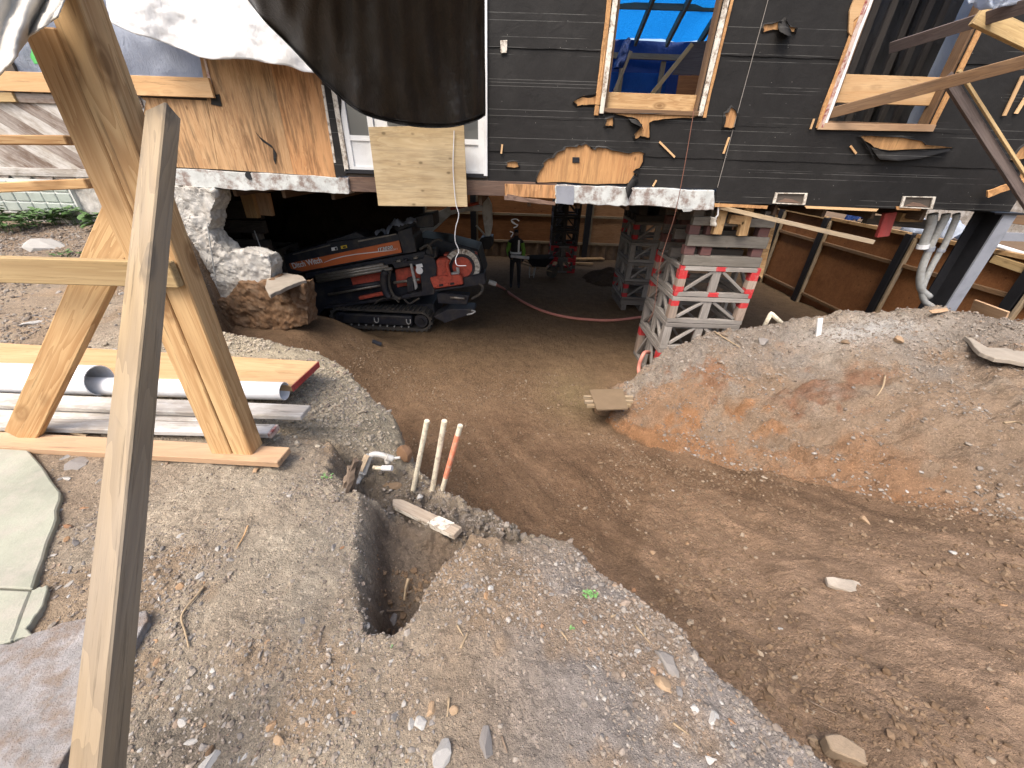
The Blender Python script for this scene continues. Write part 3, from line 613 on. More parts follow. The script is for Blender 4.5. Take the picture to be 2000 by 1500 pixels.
# ================================================================== HOUSE
YF = 6.0
house = thing('house', 'raised old house with black tar felt walls and no ground floor walls under it', 'house', (0, YF, 1.3))
ROOT = {house: Vector((0, YF, 1.3))}
def pp(name, pts, y, d, mat, parent=None, bevel=0, label=None, cat=None, group=None, smooth=False):
    """outline measured on the plane at depth y, given real thickness d away from the viewer"""
    P = [PY(a, b, y) for a, b in pts]
    c = sum(P, Vector()) / len(P)
    o = MB().prism(P, (0, d, 0)).build(name, mat, parent, origin=c, bevel=bevel, smooth=smooth)
    return tag(o, label, cat, group)
def ragged(pts, amp, n=4, seed=0):
    r = random.Random(seed); out = []
    for i, (a, b) in enumerate(pts):
        c, d = pts[(i + 1) % len(pts)]
        for k in range(n):
            t = k / n; j = amp if k else amp * .3
            out.append((a + (c - a) * t + r.uniform(-j, j), b + (d - b) * t + r.uniform(-j, j)))
    return out
W1 = (1.05, 2.235, 2.165); W2 = (3.90, 5.20, 2.115)           # x0, x1, sill height
WL = (-6.35, -3.93, 2.21)                                       # left opening
DX0, DX1 = -2.40, -.45
XR, TOP = 6.90, 4.3
def rects(x0, x1, z0, z1, holes):
    xs = sorted({x0, x1, *[h[0] for h in holes if x0 < h[0] < x1], *[h[1] for h in holes if x0 < h[1] < x1]}); out = []
    for a, b in zip(xs, xs[1:]):
        lo = z0; hi = z1
        for h in holes:
            if h[0] <= a + 1e-6 and h[1] >= b - 1e-6: hi = min(hi, h[2])
        if hi - lo > .01: out.append((a, b, lo, hi))
    return out
mb = MB()
for a, b, lo, hi in rects(-9.5, XR, 1.30, TOP, [W1, W2, WL, (DX0, DX1, 1.355)]): mb.box((a, 6.02, lo), (b, 6.11, hi))
mb.box((-9.5, 6.11, TOP - .3), (XR, 6.2, TOP))
mb.build('wall', mat_shell_dark, house)
mb = MB(); mb.box((-9.5, 6.2, 1.25), (-9.4, 15.2, TOP)); mb.box((-9.5, 15.2, 1.25), (XR, 15.3, TOP)); mb.box((XR - .1, 6.2, 1.25), (XR, 15.2, TOP))
mb.build('wall', mat_shell_dark, house)
MB().box((-9.5, 6.12, 1.20), (XR, 15.3, 1.262)).build('floor_deck', mat_shell_dark, house)
for i in range(22):
    x = -9.2 + i * .72
    if x < 6.8: board('joist', (x, 6.2, 1.085), (x, 15.2, 1.085), .05, .22, mat_joist, parent=house)
# roof is a tarp over rafters; ridge open to the daylight behind it
# --- felt courses
cuts = [1.30, 1.655, 2.03, 2.72, 3.45, TOP]
for i, (lo, hi) in enumerate(zip(cuts, cuts[1:])):
    for x0, x1 in ((DX1 + .02, 2.735), (2.735, XR)):
        l2 = lo if (x0 < 2 or i > 0) else 1.14
        off = .004 * (i % 2) + (.003 if x0 > 2 else 0)
        for a, b, p, q in rects(x0, x1, l2, hi + .012, [W1, W2]):
            mb = MB(); n = max(2, int((b - a) / .12)); vs = []; fs = []
            for k in range(n + 1):
                xx = a + (b - a) * k / n; rg = random.uniform(-.004, .004) if p == l2 else 0
                wv = .004 * math.sin(xx * 5 + i) + random.uniform(-.002, .002)
                vs += [(xx, 6.012 - off - .006 + wv * .5, p + rg), (xx, 6.012 - off, q), (xx, 6.018, q), (xx, 6.018, p + rg)]
            for k in range(n):
                o4, o8 = 4 * k, 4 * k + 4
                fs += [(o4, o8, o8 + 1, o4 + 1), (o4 + 1, o8 + 1, o8 + 2, o4 + 2), (o4 + 3, o4, o8, o8 + 3)]
            mb.add(vs, fs); mb.build('felt_course', mat_felt, house, origin=((a + b) / 2, 6.0, p), recalc=True)
# lower right wall skirt with two crawl-space vents
board('rim_board', (2.79, 6.075, 1.20), (6.85, 6.075, 1.20), .06, .115, mat_shell_dark, parent=house)
pp('felt_strip', ragged([(1400, 376), (1620, 377), (1720, 381), (1975, 392), (1968, 413), (1690, 405), (1560, 402), (1398, 396)], 1.2, 5, 3), 5.994, .004, mat_felt, house)
pp('lath', [(1395, 397), (1500, 402), (1498, 408), (1440, 405), (1396, 404)], 5.985, .02, mat_ply_torn, house)
pp('lath', [(1572, 402), (1716, 408), (1712, 413), (1575, 407)], 5.985, .02, mat_plank, house)
pp('lath', [(1750, 403), (1800, 406), (1798, 411), (1752, 410)], 5.985, .02, mat_ply_torn, house)
for (a, b, c, d) in (((1514, 376), (1576, 377), (1571, 400), (1508, 397)), ((1763, 383), (1826, 384), (1819, 408), (1756, 405))):
    P = [PY(*q, 5.985) for q in (a, b, c, d)]; ctr = sum(P, Vector()) / 4
    fr = MB(); inn = [p + (ctr - p).normalized() * .035 for p in P]
    for k in range(4): fr.prism([P[k], P[(k + 1) % 4], inn[(k + 1) % 4], inn[k]], (0, -.02, 0))
    v = fr.build('vent', mat_white_peel, house, origin=ctr)
    MB().prism([p + Vector((0, .006, 0)) for p in inn], (0, .004, 0)).build('mesh_screen', mat_shell_dark, v, origin=ctr)
    MB().prism([inn[3] + Vector((.03, .002, .01)), inn[2] + Vector((-.02, .002, .01)), ctr + Vector((.05, .002, -.01)), ctr + Vector((-.06, .002, 0))], (0, -.002, 0)).build('torn_mesh', mat_old_rim, v, origin=ctr)
# --- exposed plywood where the felt has torn, and the curled flaps
TORN = [
    ([(1047, 357), (1050, 340), (1062, 318), (1085, 299), (1105, 288), (1130, 282), (1150, 285), (1160, 292), (1170, 287), (1195, 293), (1225, 299), (1240, 297), (1258, 299), (1252, 320), (1236, 336), (1244, 340), (1222, 360), (1130, 357)], 2),
    ([(1120, 198), (1135, 189), (1155, 187), (1168, 180), (1178, 100), (1186, 60), (1192, 60), (1184, 130), (1178, 205), (1150, 205), (1128, 207)], 1),
    ([(1178, 218), (1210, 221), (1370, 222), (1350, 231), (1290, 233), (1268, 240), (1268, 270), (1252, 266), (1240, 272), (1238, 262), (1253, 244), (1242, 232), (1222, 227)], 1),
    ([(1184, 232), (1198, 230), (1196, 248), (1181, 245)], 1),
    ([(990, 318), (1010, 315), (1013, 326), (990, 327)], 1),
    ([(1411, 249), (1416, 222), (1428, 209), (1436, 216), (1439, 228), (1434, 249)], 1),
    ([(1676, 266), (1700, 265), (1760, 268), (1800, 276), (1806, 283), (1860, 289), (1800, 291), (1728, 294), (1705, 288)], 1),
    ([(1491, 49), (1510, 47), (1525, 43), (1518, 60), (1491, 63)], 1),
    ([(1533, 36), (1542, 52), (1555, 55), (1552, 64), (1536, 62)], 1),
    ([(1970, 312), (2003, 280), (2003, 310), (1985, 314)], 1),
    ([(1985, 350), (2003, 318), (2003, 378), (1992, 360)], 1),
]
board('seam_strip', (2.735, 5.994, 1.32), (2.735, 5.994, TOP), .007, .004, mat_crib, up=(0, 1, 0), parent=house, bevel=0)
for i, (pl, am) in enumerate(TORN):
    rg = ragged(pl, am * 1.6, 3, i); o = pp('exposed_plywood', rg, 5.998, .004, mat_ply_torn, house)
    # torn felt lip standing off the boards around the hole
    P = [PY(a, b, 5.996) for a, b in rg]; c = sum(P, Vector()) / len(P); r = random.Random(i); vs = []; n = len(P)
    for p in P:
        d = (c - p).normalized(); vs += [p - d * .022 + Vector((0, .001, 0)), p + d * r.uniform(-.006, .012) + Vector((0, -.010 - r.uniform(0, .022), 0))]
    MB().add(vs, [(2 * k, 2 * ((k + 1) % n), 2 * ((k + 1) % n) + 1, 2 * k + 1) for k in range(n)]).build('felt_edge', mat_felt, o, origin=c, smooth=True)
def flap(pts, mat=mat_felt, parent=house, name='felt_flap', y=5.99, out=.06):
    """curled flap: quad strip lifting off the wall along its length"""
    vs = []; fs = []
    for k, (a, b) in enumerate(pts):
        P, Q = PY(*a, y), PY(*b, y)
        for j in range(6):
            t = j / 5; p = P.lerp(Q, t); p.y -= out * t ** 1.7 * (1 + .4 * math.sin(k * 2)); vs.append(p)
    for k in range(len(pts) - 1):
        for j in range(5): fs.append((k * 6 + j, (k + 1) * 6 + j, (k + 1) * 6 + j + 1, k * 6 + j + 1))
    c = sum(vs, Vector()) / len(vs); o = MB().add(vs, fs).build(name, mat, parent, origin=c, smooth=True); s = o.modifiers.new('s', 'SOLIDIFY'); s.thickness = .003
flap([((1676, 266), (1682, 270)), ((1690, 282), (1692, 290)), ((1704, 300), (1706, 312))], out=.03)
flap([((1702, 288), (1712, 311)), ((1740, 294), (1744, 314)), ((1790, 291), (1792, 310)), ((1856, 289), (1850, 294))])
flap([((1520, 44), (1514, 66)), ((1532, 34), (1530, 78)), ((1546, 62), (1540, 74))], out=.09)
flap([((1240, 339), (1218, 367)), ((1247, 352), (1222, 388))], out=.10)
flap([((1226, 228), (1232, 240)), ((1248, 236), (1252, 250)), ((1254, 246), (1255, 256))], out=.05)
for (a, b) in (((1288, 277), (1318, 307)), ((1413, 300), (1424, 268)), ((1961, 226), (1998, 148)), ((1984, 222), (2004, 190)), ((1275, 364), (1282, 352)), ((1583, 252), (1590, 232)), ((1661, 285), (1672, 300)), ((1881, 120), (1896, 92)), ((979, 300), (981, 282))):
    p, q = PY(*a, 5.985), PY(*b, 5.985); board('splinter', p, q, .022 if a[0] < 1900 else .045, .012, mat_plank, up=(0, 1, 0), parent=house, bevel=0)
# small white outlet box on the felt
pp('outlet_plate', [(977, 79), (991, 78), (990, 103), (978, 104)], 5.985, .015, mat_white_peel, house, bevel=.003)
pp('outlet_plate', [(1118, 307), (1132, 307), (1132, 318), (1118, 318)], 5.985, .012, mat_steel_dark, house, bevel=.003)
# --- windows
def window(name, x0, x1, zs, paint_l, paint_r, hdr):
    w = board(name, (x0 - .02, 6.06, zs - .025), (x1 + .02, 6.06, zs - .025), .16, .05, mat_brown_wood, parent=house)
    board('jamb', (x0 + .015, 6.08, zs), (x0 + .015, 6.08, TOP), .14, .03, mat_brown_wood, up=(1, 0, 0), parent=w)
    board('jamb', (x1 - .015, 6.08, zs), (x1 - .015, 6.08, TOP), .14, .03, mat_brown_wood, up=(1, 0, 0), parent=w)
    board('casing', (x0 - .035, 5.985, zs - .06), (x0 - .035, 5.985, TOP), .055, .03, paint_l, up=(0, 1, 0), parent=w, rough=.004, nseg=8)
    board('casing', (x0 - .10, 5.99, zs - .08), (x0 - .10, 5.99, TOP), .05, .02, mat_ply_torn, up=(0, 1, 0), parent=w, rough=.006, nseg=10)
    board('casing', (x1 + .035, 5.985, zs - .05), (x1 + .035, 5.985, TOP), .055, .03, paint_r, up=(0, 1, 0), parent=w, rough=.004, nseg=8)
    board('header', hdr[0], hdr[1], hdr[2], .04, hdr[3], up=(0, 1, 0), parent=w)
    return w
w1 = window('window', W1[0], W1[1], W1[2], mat_white_peel, mat_white_peel, ((W1[0] + .03, 6.10, 2.255), (W1[1] - .03, 6.10, 2.255), .17, mat_lumber))
board('casing', (2.33, 5.99, 2.1), (2.33, 5.99, TOP), .035, .02, mat_ply_torn, up=(0, 1, 0), parent=w1, rough=.006, nseg=10)
w2 = window('window', W2[0], W2[1], W2[2], mat_white, mat_ply_torn, ((W2[0] + .04, 6.12, 2.46), (W2[1] - .03, 6.12, 2.46), .285, mat_plank))
board('casing', (3.835, 5.978, 2.04), (3.835, 5.978, TOP), .045, .025, mat_red_peel, up=(0, 1, 0), parent=w2, rough=.006, nseg=12)
board('apron', (3.80, 5.985, 2.055), (5.27, 5.985, 2.075), .075, .03, mat_base_board, up=(0, 1, 0), parent=w2, rough=.003, nseg=6)
pp('casing', ragged([(1660, 22), (1668, 0), (1690, -2), (1680, 30), (1668, 40), (1664, 70), (1658, 62)], 1, 2, 8), 5.975, .02, mat_plank, w2)
# --- sill beams and rim
def rough_beam(name, pts, y, d, mat, seed):
    P = [PY(a, b, y) for a, b in ragged(pts, 1.6, 7, seed)]; c = sum(P, Vector()) / len(P)
    o = MB().prism(P, (0, d, 0)).build(name, mat, house, origin=c, bevel=.008); return o
rough_beam('sill_beam', [(340, 329), (655, 347), (680, 348), (681, 379), (640, 377), (560, 371), (480, 372), (342, 362)], 5.95, .22, mat_conc_peel, 1)
tag(MB().tube([PY(487, 343, 5.944), PY(487, 343, 5.95)], .052, 16).build('hole_shade_disc', mat_ink, house)) if 0 else None
MB().tube([PY(487, 343, 5.938), PY(487, 343, 5.96)], .05, 16).build('hole_shade_disc', mat_ink, house, origin=PY(487, 343, 5.95))  # black disc on the beam, painting the shade inside a hole
rough_beam('sill_beam', [(1085, 361), (1230, 366), (1396, 372), (1394, 411), (1340, 409), (1250, 401), (1200, 403), (1130, 397), (1085, 398)], 5.94, .22, mat_conc_peel, 2)
pp('metal_flashing', ragged([(1086, 362), (1121, 363), (1120, 400), (1086, 397)], 1, 3, 5), 5.932, .006, mat_steel, house)
pp('flashing_scrap', ragged([(1330, 408), (1352, 407), (1352, 412), (1335, 414)], 1, 3, 6), 5.90, .006, mat_galv, house)
pp('rim_board', [(680, 345), (1088, 357), (1088, 362), (986, 383), (680, 374)], 5.99, .12, mat_old_rim, house, bevel=.004)
pp('rim_board', [(986, 359), (1086, 362), (1086, 388), (986, 383)], 5.965, .02, mat_ply_orange, house, bevel=.003)
board('rim_board', (-9.5, 6.05, 1.27), (-4.8, 6.05, 1.27), .05, .10, mat_old_rim, up=(0, 1, 0), parent=house)
for a, b in (((985, 386), (1085, 398)), ((990, 382), (1020, 390))): board('splinter', PY(*a, 5.96), PY(*b, 5.96), .05, .02, mat_old_rim, up=(0, 1, 0), parent=house, rough=.008, nseg=6)
# --- left wall: weathered plywood sheets over old sheathing
PL = [[(245, 188), (404, 196), (427, 331), (246, 322)], [(404, 90), (521, 90), (574, 341), (427, 331)], [(521, 90), (622, 100), (656, 347), (574, 341)]]
for i, pl in enumerate(PL):
    P = [PY(a, b, 5.996) for a, b in pl]
    if i > 0: P[0].z = P[1].z = 3.3
    c = sum(P, Vector()) / 4
    MB().prism([p + (c - p).normalized() * .004 for p in P], (0, .014, 0)).build('plywood_panel', [mat_ply_tan, mat_ply_tan, mat_ply_orange][i], house, origin=c)
pp('felt_scrap', [(497, 256), (508, 268), (530, 284), (540, 300), (538, 321), (534, 312), (533, 290), (512, 276)], 5.985, .004, mat_felt, house)
pp('felt_scrap', [(412, 186), (428, 184), (433, 208), (412, 204)], 5.985, .004, mat_felt, house)
pp('felt_strip', ragged([(632, 150), (666, 190), (664, 260), (684, 338), (656, 347), (640, 220)], 1.2, 3, 4), 5.99, .006, mat_felt, house)
pp('corner_bead', [(627, 165), (632, 167), (656, 318), (652, 318)], 5.985, .01, mat_white_peel, house)
pp('corner_bead', [(397, 115), (401, 115), (414, 165), (409, 167)], 5.985, .02, mat_red_peel, house)
# left opening: new sill board and blue-grey sheet behind
board('sill_board', PY(-20, 158, 5.95), PY(414, 172, 5.95), .2, .04, mat_plank, up=(0, 1, 0), parent=house)
board('sill_board', PY(-20, 190, 5.96), PY(30, 190, 5.96), .1, .04, mat_lumber_pale, up=(0, 1, 0), parent=house)
# diagonal board sheathing at far left
za, zb = PY(60, 335, 6).z, PY(60, 195, 6).z
import itertools
for k in range(22):
    x0 = -10.6 + k * .31
    p, q = Vector((x0, 6.0, zb + .06)), Vector((x0 + 1.55, 6.0, za - .12))
    # clip to the panel
    a = max(0, (-9.4 - p.x) / (q.x - p.x)); b = min(1, (-4.86 - p.x) / (q.x - p.x))
    if b - a > .1: board('sheathing_board', p.lerp(q, a), p.lerp(q, b), .18, .018, random.choice([mat_diag, mat_diag, mat_diag_dark, mat_grey_board]), up=(0, 1, 0), parent=house, rough=.003)
board('trim_board', (-9.4, 5.982, za - .03), (-4.86, 5.982, za + .015), .10, .015, mat_grey_board, up=(0, 1, 0), parent=house)
board('trim_board', (-9.4, 5.98, zb + .03), (-4.86, 5.98, zb + .01), .10, .02, mat_diag, up=(0, 1, 0), parent=house)
# --- door with side lights behind the hanging sheet
def FZ(z): return z
def sidelight(x0, x1):
    s = MB(); e = .07; s.box((x0, 6.0, 1.37), (x0 + e, 6.05, 3.45)); s.box((x1 - e, 6.0, 1.37), (x1, 6.05, 3.45))
    for a, b in ((1.372, 1.42), (1.72, 1.78), (2.2, 2.26), (3.4, 3.448)): s.box((x0 + e, 6.003, a), (x1 - e, 6.047, b))
    o = s.build('sidelight', mat_white, house, origin=(x0, 6, 1.4))
    MB().box((x0 + .07, 6.02, 1.42), (x1 - .07, 6.035, 1.72)).build('panel', mat_white, o, origin=(x0, 6, 1.4))
    MB().box((x0 + .07, 6.025, 1.78), (x1 - .07, 6.035, 2.2)).build('pane', mat_glass, o, origin=(x0, 6, 1.8))
    MB().box((x0 + .07, 6.025, 2.26), (x1 - .07, 6.035, 3.4)).build('pane', mat_glass, o, origin=(x0, 6, 2.3))
sidelight(-2.33, -1.93); sidelight(-.85, -.49)
d = MB().box((-1.92, 6.03, 1.37), (-.86, 6.075, 3.4)).build('door', mat_white, house, origin=(-1.4, 6, 1.4))
MB().box((-1.75, 6.022, 1.9), (-1.03, 6.03, 3.2)).build('pane', mat_glass, d, origin=(-1.4, 6, 2))
board('door_frame', (-2.365, 6.0, 1.36), (-2.365, 6.0, TOP), .06, .05, mat_white_peel, up=(0, 1, 0), parent=house)
board('door_frame', (-.462, 5.995, 1.36), (-.462, 5.995, TOP), .05, .05, mat_white, up=(0, 1, 0), parent=house)
board('threshold', (-2.39, 5.99, 1.36), (-.46, 5.99, 1.36), .05, .03, mat_steel_dark, up=(0, 1, 0), parent=house)
# --- inside the house, seen through the openings
def inner(name, p, q, w, t, mat=mat_brown_wood, up=(0, 1, 0)): return board(name, p, q, w, t, mat, up=up, parent=house)
for i in range(17):
    x = -1.5 + i * .61
    inner('rafter', (x, 6.3, 5.2), (x, 9.85, 3.58), .05, .14, mat_lumber_pt, up=(0, 0, 1))
inner('purlin', (-1.5, 8.3, 4.15), (7, 8.3, 4.15), .14, .05, mat_lumber_pt); inner('purlin', (-1.5, 9.7, 3.35), (7, 9.7, 3.35), .09, .05, mat_lumber_pt)
pp('purlin', [(1195, 3), (1410, 9), (1408, 22), (1193, 16)], 9.15, .05, mat_lumber_pt, house)
for x in (1.15, 1.95, 2.75, 3.4): inner('stud', (x, 9.76, 1.3), (x, 9.76, 3.3), .05, .09, mat_lumber_pt, up=(1, 0, 0))
inner('brace', PY(1268, 190, 8.9), PY(1352, 86, 8.9), .07, .05, mat_lumber_pale); inner('brace', PY(1196, 190, 8.9), PY(1232, 100, 8.9), .06, .05, mat_lumber_pt)
pp('plywood_panel', [(1326, 147), (1372, 147), (1372, 200), (1318, 200)], 8.95, .02, mat_ply_shore, house)
pp('plywood_panel', [(1350, 84), (1392, 78), (1376, 146), (1312, 146)], 9.3, .02, mat_purple_wood, house)
def gsheet(name, f, nu, nv, mat, parent=None, seed=0, amp=.03, sc=.5, origin=None, sub=0, thick=.003, normal=None):
    U, V = np.meshgrid(np.linspace(0, 1, nu), np.linspace(0, 1, nv)); P = np.array([[f(u, v) for u in np.linspace(0, 1, nu)] for v in np.linspace(0, 1, nv)], float)
    nz = fbm(P[..., 0] + P[..., 1] * .3 + 50, P[..., 2] + P[..., 1] * .5 + 50, sc, 5, seed, .6) * amp
    nv_ = np.array(normal if normal is not None else (0, -1, 0), float); P = P + nz[..., None] * nv_
    vs = P.reshape(-1, 3); c = vs.mean(0) if origin is None else np.array(origin)
    id_ = np.arange(nu * nv).reshape(nv, nu); fs = np.stack([id_[:-1, :-1], id_[:-1, 1:], id_[1:, 1:], id_[1:, :-1]], -1).reshape(-1, 4)
    me = bpy.data.meshes.new(name); me.from_pydata((vs - c).tolist(), [], fs.tolist()); me.materials.append(mat); me.polygons.foreach_set('use_smooth', [True] * len(me.polygons))
    o = reg(bpy.data.objects.new(name, me), Matrix.Translation(Vector(c)), parent)
    if thick: s = o.modifiers.new('s', 'SOLIDIFY'); s.thickness = thick
    return o
gsheet('roof_tarp', lambda u, v: (-1.6 + 8.4 * u, 6.25 + 3.65 * v, 5.32 - 1.68 * v + .05 * math.sin(u * 30) * math.sin(v * 3.1)), 60, 24, mat_blue_tarp, house, 5, .06, .5, thick=0, normal=(0, 0, 1))
gsheet('back_tarp', lambda u, v: (-1.6 + 8.4 * u, 9.92 + .04 * math.sin(u * 40), 3.63 - 2.36 * v), 60, 16, mat_blue_dark, house, 6, .06, .4, thick=0)
gsheet('back_tarp', lambda u, v: (.9 + 2.0 * u, 9.84, 3.12 - .42 * v), 30, 10, mat_blue_tarp, house, 16, .05, .25, thick=0)
gsheet('tarp_curtain', lambda u, v: (.75 + .62 * u - .25 * v * u, 7.1 + .6 * u, 4.5 - 1.7 * v), 20, 30, mat_blue_dark, house, 7, .10, .3, thick=0)
gsheet('tarp_knot', lambda u, v: (1.42 + .13 * v ** .5 * (1 - .5 * v) * math.cos(u * 6.283) + .1 * (1 - v), 7.4 + .1 * v * math.sin(u * 6.283), 3.15 - .36 * v), 20, 12, mat_blue_dark, house, 8, .12, .10, thick=0)
# window 2: dark studs, pale sheet at the right
for i, x in enumerate((4.15, 4.45, 4.75, 5.05, 5.4, 5.7, 6.0)):
    inner('stud', (x, 7.0 + i * .1, 1.3), (x, 7.0 + i * .1, 4.4), .09, .05, mat_crib_black, up=(0, 1, 0))
gsheet('black_liner', lambda u, v: (4.2 + 2.6 * u, 7.9 + .10 * math.sin(u * 40), 4.4 - 3.1 * v), 60, 20, mat_black_sheet, house, 9, .08, .5, thick=0)
gsheet('pale_liner', lambda u, v: (4.12 + .28 * u, 6.75 + .1 * u, 4.4 - 3.0 * v), 8, 24, mat_cream_sheet, house, 10, .06, .3, thick=0)
gsheet('pale_liner', lambda u, v: (5.42 + .55 * u, 6.62 + .15 * u, 4.3 - 2.2 * v), 10, 24, mat_film, house, 11, .05, .4, thick=0)
inner('stud', (4.05, 6.6, 1.3), (4.05, 6.6, 4.4), .07, .05, mat_red_paint, up=(0, 1, 0))
gsheet('grey_liner', lambda u, v: (-6.4 + 2.6 * u, 6.09 + .02 * math.sin(u * 9), 3.6 - 1.35 * v), 40, 24, mat_grey_sheet, house, 12, .07, .35, thick=0)
pp('green_bag', [(38, 85), (75, 80), (80, 128), (30, 130)], 6.1, .05, mat_green, house, bevel=.02)
# --- foundation pieces that stayed behind
def rock_block(name, pts, y, d, mat, seed, label, cat, amp=.05, parent=None, el=.05):
    """broken masonry: outline on plane y, thickness d, remeshed and roughened"""
    P = [PY(a, b, y) for a, b in pts]; c = sum(P, Vector()) / len(P)
    o = MB().prism(P, (0, d, 0)).build(name, mat, parent, origin=c)
    bm = bmesh.new(); bm.from_mesh(o.data); bmesh.ops.triangulate(bm, faces=bm.faces)
    for _ in range(9):
        es = [e for e in bm.edges if e.calc_length() > el]
        if not es: break
        bmesh.ops.subdivide_edges(bm, edges=es, cuts=1); bmesh.ops.triangulate(bm, faces=[f for f in bm.faces if len(f.verts) > 3])
    bm.normal_update(); co = np.array([v.co[:] for v in bm.verts]) + np.array(c)
    a = np.abs(fbm(co[:, 0] + co[:, 1] * .7, co[:, 2] + co[:, 1] * .4, .3, 5, seed, .7)) - .12
    b2 = fbm(co[:, 0] * 1.3 + 9, co[:, 2] - co[:, 1], .09, 4, seed + 5, .75)
    for v, q, r in zip(bm.verts, a, b2): v.co += v.normal * float(q * amp * 1.5 + r * amp * .65)
    bm.to_mesh(o.data); bm.free(); smooth_by_angle(o, 55)
    return tag(o, label, cat)
fw = rock_block('foundation_wall', [(338, 363), (420, 372), (420, 392), (410, 412), (413, 428), (404, 450), (420, 472), (444, 494), (470, 490), (520, 502), (530, 520), (528, 545), (500, 555), (470, 548), (440, 590), (405, 585), (380, 600), (345, 600)], 5.93, .34, mat_conc, 3, 'white broken concrete foundation corner with a jagged edge under the sill', 'foundation', .028, None, .035)
mat_earth_red = plain('red_brown_earth', (.155, .092, .052), .95, var=.7, scale=11, bumps=.9, spec=.1, dirt=(.24, .175, .12), dirt_amt=.6, dirt_scale=8)
eb = rock_block('earth_block', [(395, 585), (440, 588), (468, 550), (500, 556), (528, 545), (560, 562), (592, 556), (598, 590), (602, 634), (540, 645), (480, 645), (430, 650), (380, 648)], 5.82, .32, mat_earth_red, 15, None, None, .032, None, .035); tag(eb, kind='structure')
P = [PZ(a, b, -.14) for a, b in ragged([(522, 528), (560, 533), (592, 540), (598, 546), (560, 560), (527, 576), (518, 560)], 1.5, 3, 5)]
o = MB().prism(P, (0, 0, -.055)).build('concrete_slab', mat_slab, None, origin=sum(P, Vector()) / len(P), bevel=.006); tag(o, 'grey dusty slab jutting from the earth beside the drilling machine', 'slab')
pf = rock_block('foundation_wall', [(-120, 345), (128, 345), (180, 360), (196, 376), (300, 372), (340, 366), (340, 470), (-120, 500)], 6.03, .25, mat_conc, 7, 'white rendered foundation wall behind the weeds at the far left', 'foundation', .012)
gbw = thing('glass_block_window', 'long low window of pale green glass blocks behind the weeds', 'window', PY(60, 380, 6))
for r in range(3):
    for c in range(8):
        x1 = PY(138, 380, 5.98).x; x = x1 - (c + 1) * .205; z0 = PY(100, 415, 5.98).z + r * .135
        MB().box((x + .008, 5.965, z0 + .008), (x + .197, 6.06, z0 + .127)).build('glass_block', mat_glassblock, gbw, origin=(x + .1, 6, z0 + .06), bevel=.008)
MB().box((x1 - 8 * .205 - .03, 5.98, PY(100, 415, 5.98).z - .02), (x1 + .02, 6.05, PY(100, 415, 5.98).z + .43)).build('mortar_frame', mat_mortar, gbw, origin=PY(60, 380, 6))
# --- plywood sheet hung over the door threshold
pp('plywood_sheet', [(719, 248), (906, 245), (913, 404), (739, 402)], 5.80, .016, mat_ply_clean, None, .002, 'pale knotty plywood sheet hung under the black plastic below the door', 'plywood')
# ================================================================== EXCAVATION SHORING
def wood_red(name, base, zones_):
    m = base.copy(); m.name = name; nt = m.node_tree; b = nt.nodes['Principled BSDF']; src = b.inputs['Base Color'].links[0].from_socket
    tc = nt.nodes.new('ShaderNodeTexCoord'); s = nt.nodes.new('ShaderNodeSeparateXYZ'); nt.links.new(tc.outputs['Generated'], s.inputs[0])
    nz = noise(nt, objcoord(nt), 9, 4, .7); x = math_(nt, 'ADD', s.outputs[0], math_(nt, 'MULTIPLY', math_(nt, 'SUBTRACT', nz, .5), .12))
    f = None
    for a, c in zones_:
        k = math_(nt, 'MULTIPLY', math_(nt, 'GREATER_THAN', x, a), math_(nt, 'LESS_THAN', x, c)); f = k if f is None else math_(nt, 'MAXIMUM', f, k)
    wear = ramp(nt, noise(nt, objcoord(nt), 22, 4, .8), [(.35, .55), (.5, .95)])
    nt.links.new(mixc(nt, math_(nt, 'MULTIPLY', f, wear), src, (.46, .022, .028)), b.inputs['Base Color']); return m
mat_crib_redpost = wood_red('crib_red_post', mat_crib_warm, ((-.2, .24), (.62, 1.2)))
mat_crib_redtop = wood_red('crib_red_top', mat_crib_warm, ((.72, 1.2),))
mat_crib_redmid = wood_red('crib_red_mid', mat_crib, ((-.2, .05), (.44, .56), (.95, 1.2)))
mat_crib_dred = wood_red('crib_dark_red', mat_crib_dark, ((-.2, .3), (.7, 1.2)))
sh = thing('shoring_wall', 'brown plywood shoring wall along the right side between dark steel piles', 'wall', (9, 11, -1))
PILE = [(1622, 412, 1550, 628), (1787, 442, 1712, 610), (2008, 540, 1958, 622)]
py = [PX(1517, 442, 8.9).y] + [PX(a, b, 8.9).y for a, b, c, d in PILE] + [5.2]
for y in py + [py[0] + 2.2, py[0] + 4.4]:
    m = MB(); m.box((8.86, y - .09, -2.4), (8.89, y + .09, .36)); m.box((8.89, y - .012, -2.4), (9.02, y + .012, .36)); m.box((9.02, y - .09, -2.4), (9.05, y + .09, .36)); m.build('soldier_pile', mat_steel_dark, sh, origin=(8.95, y, -1))
ys = sorted(py + [py[0] + 2.2, py[0] + 4.4])
for a, b in zip(ys, ys[1:]):
    for lo, hi in ((-2.4, -1.80), (-1.79, -.30), (-.29, .34)):
        MB().box((9.03 + random.uniform(0, .01), a + .1, lo), (9.06, b - .1, hi)).build('plywood_panel', mat_ply_shore, sh, origin=(9, (a + b) / 2, hi))
    for z in (-1.80, -.30, .35): board('waler', (8.98, a + .11, z), (8.98, b - .11, z), .10, .075, mat_brown_wood if z < .3 else mat_lumber, parent=sh)
    board('cleat', (8.94, b - .14, -2.2), (8.94, b - .14, .30), .05, .09, mat_lumber_pt, up=(1, 0, 0), parent=sh)
mat_ply_back = plywood('plywood_far', (0.40, 0.225, 0.115), (0.27, 0.135, 0.06), axis='x', streakc=(.06, .03, .02), streak=.4)
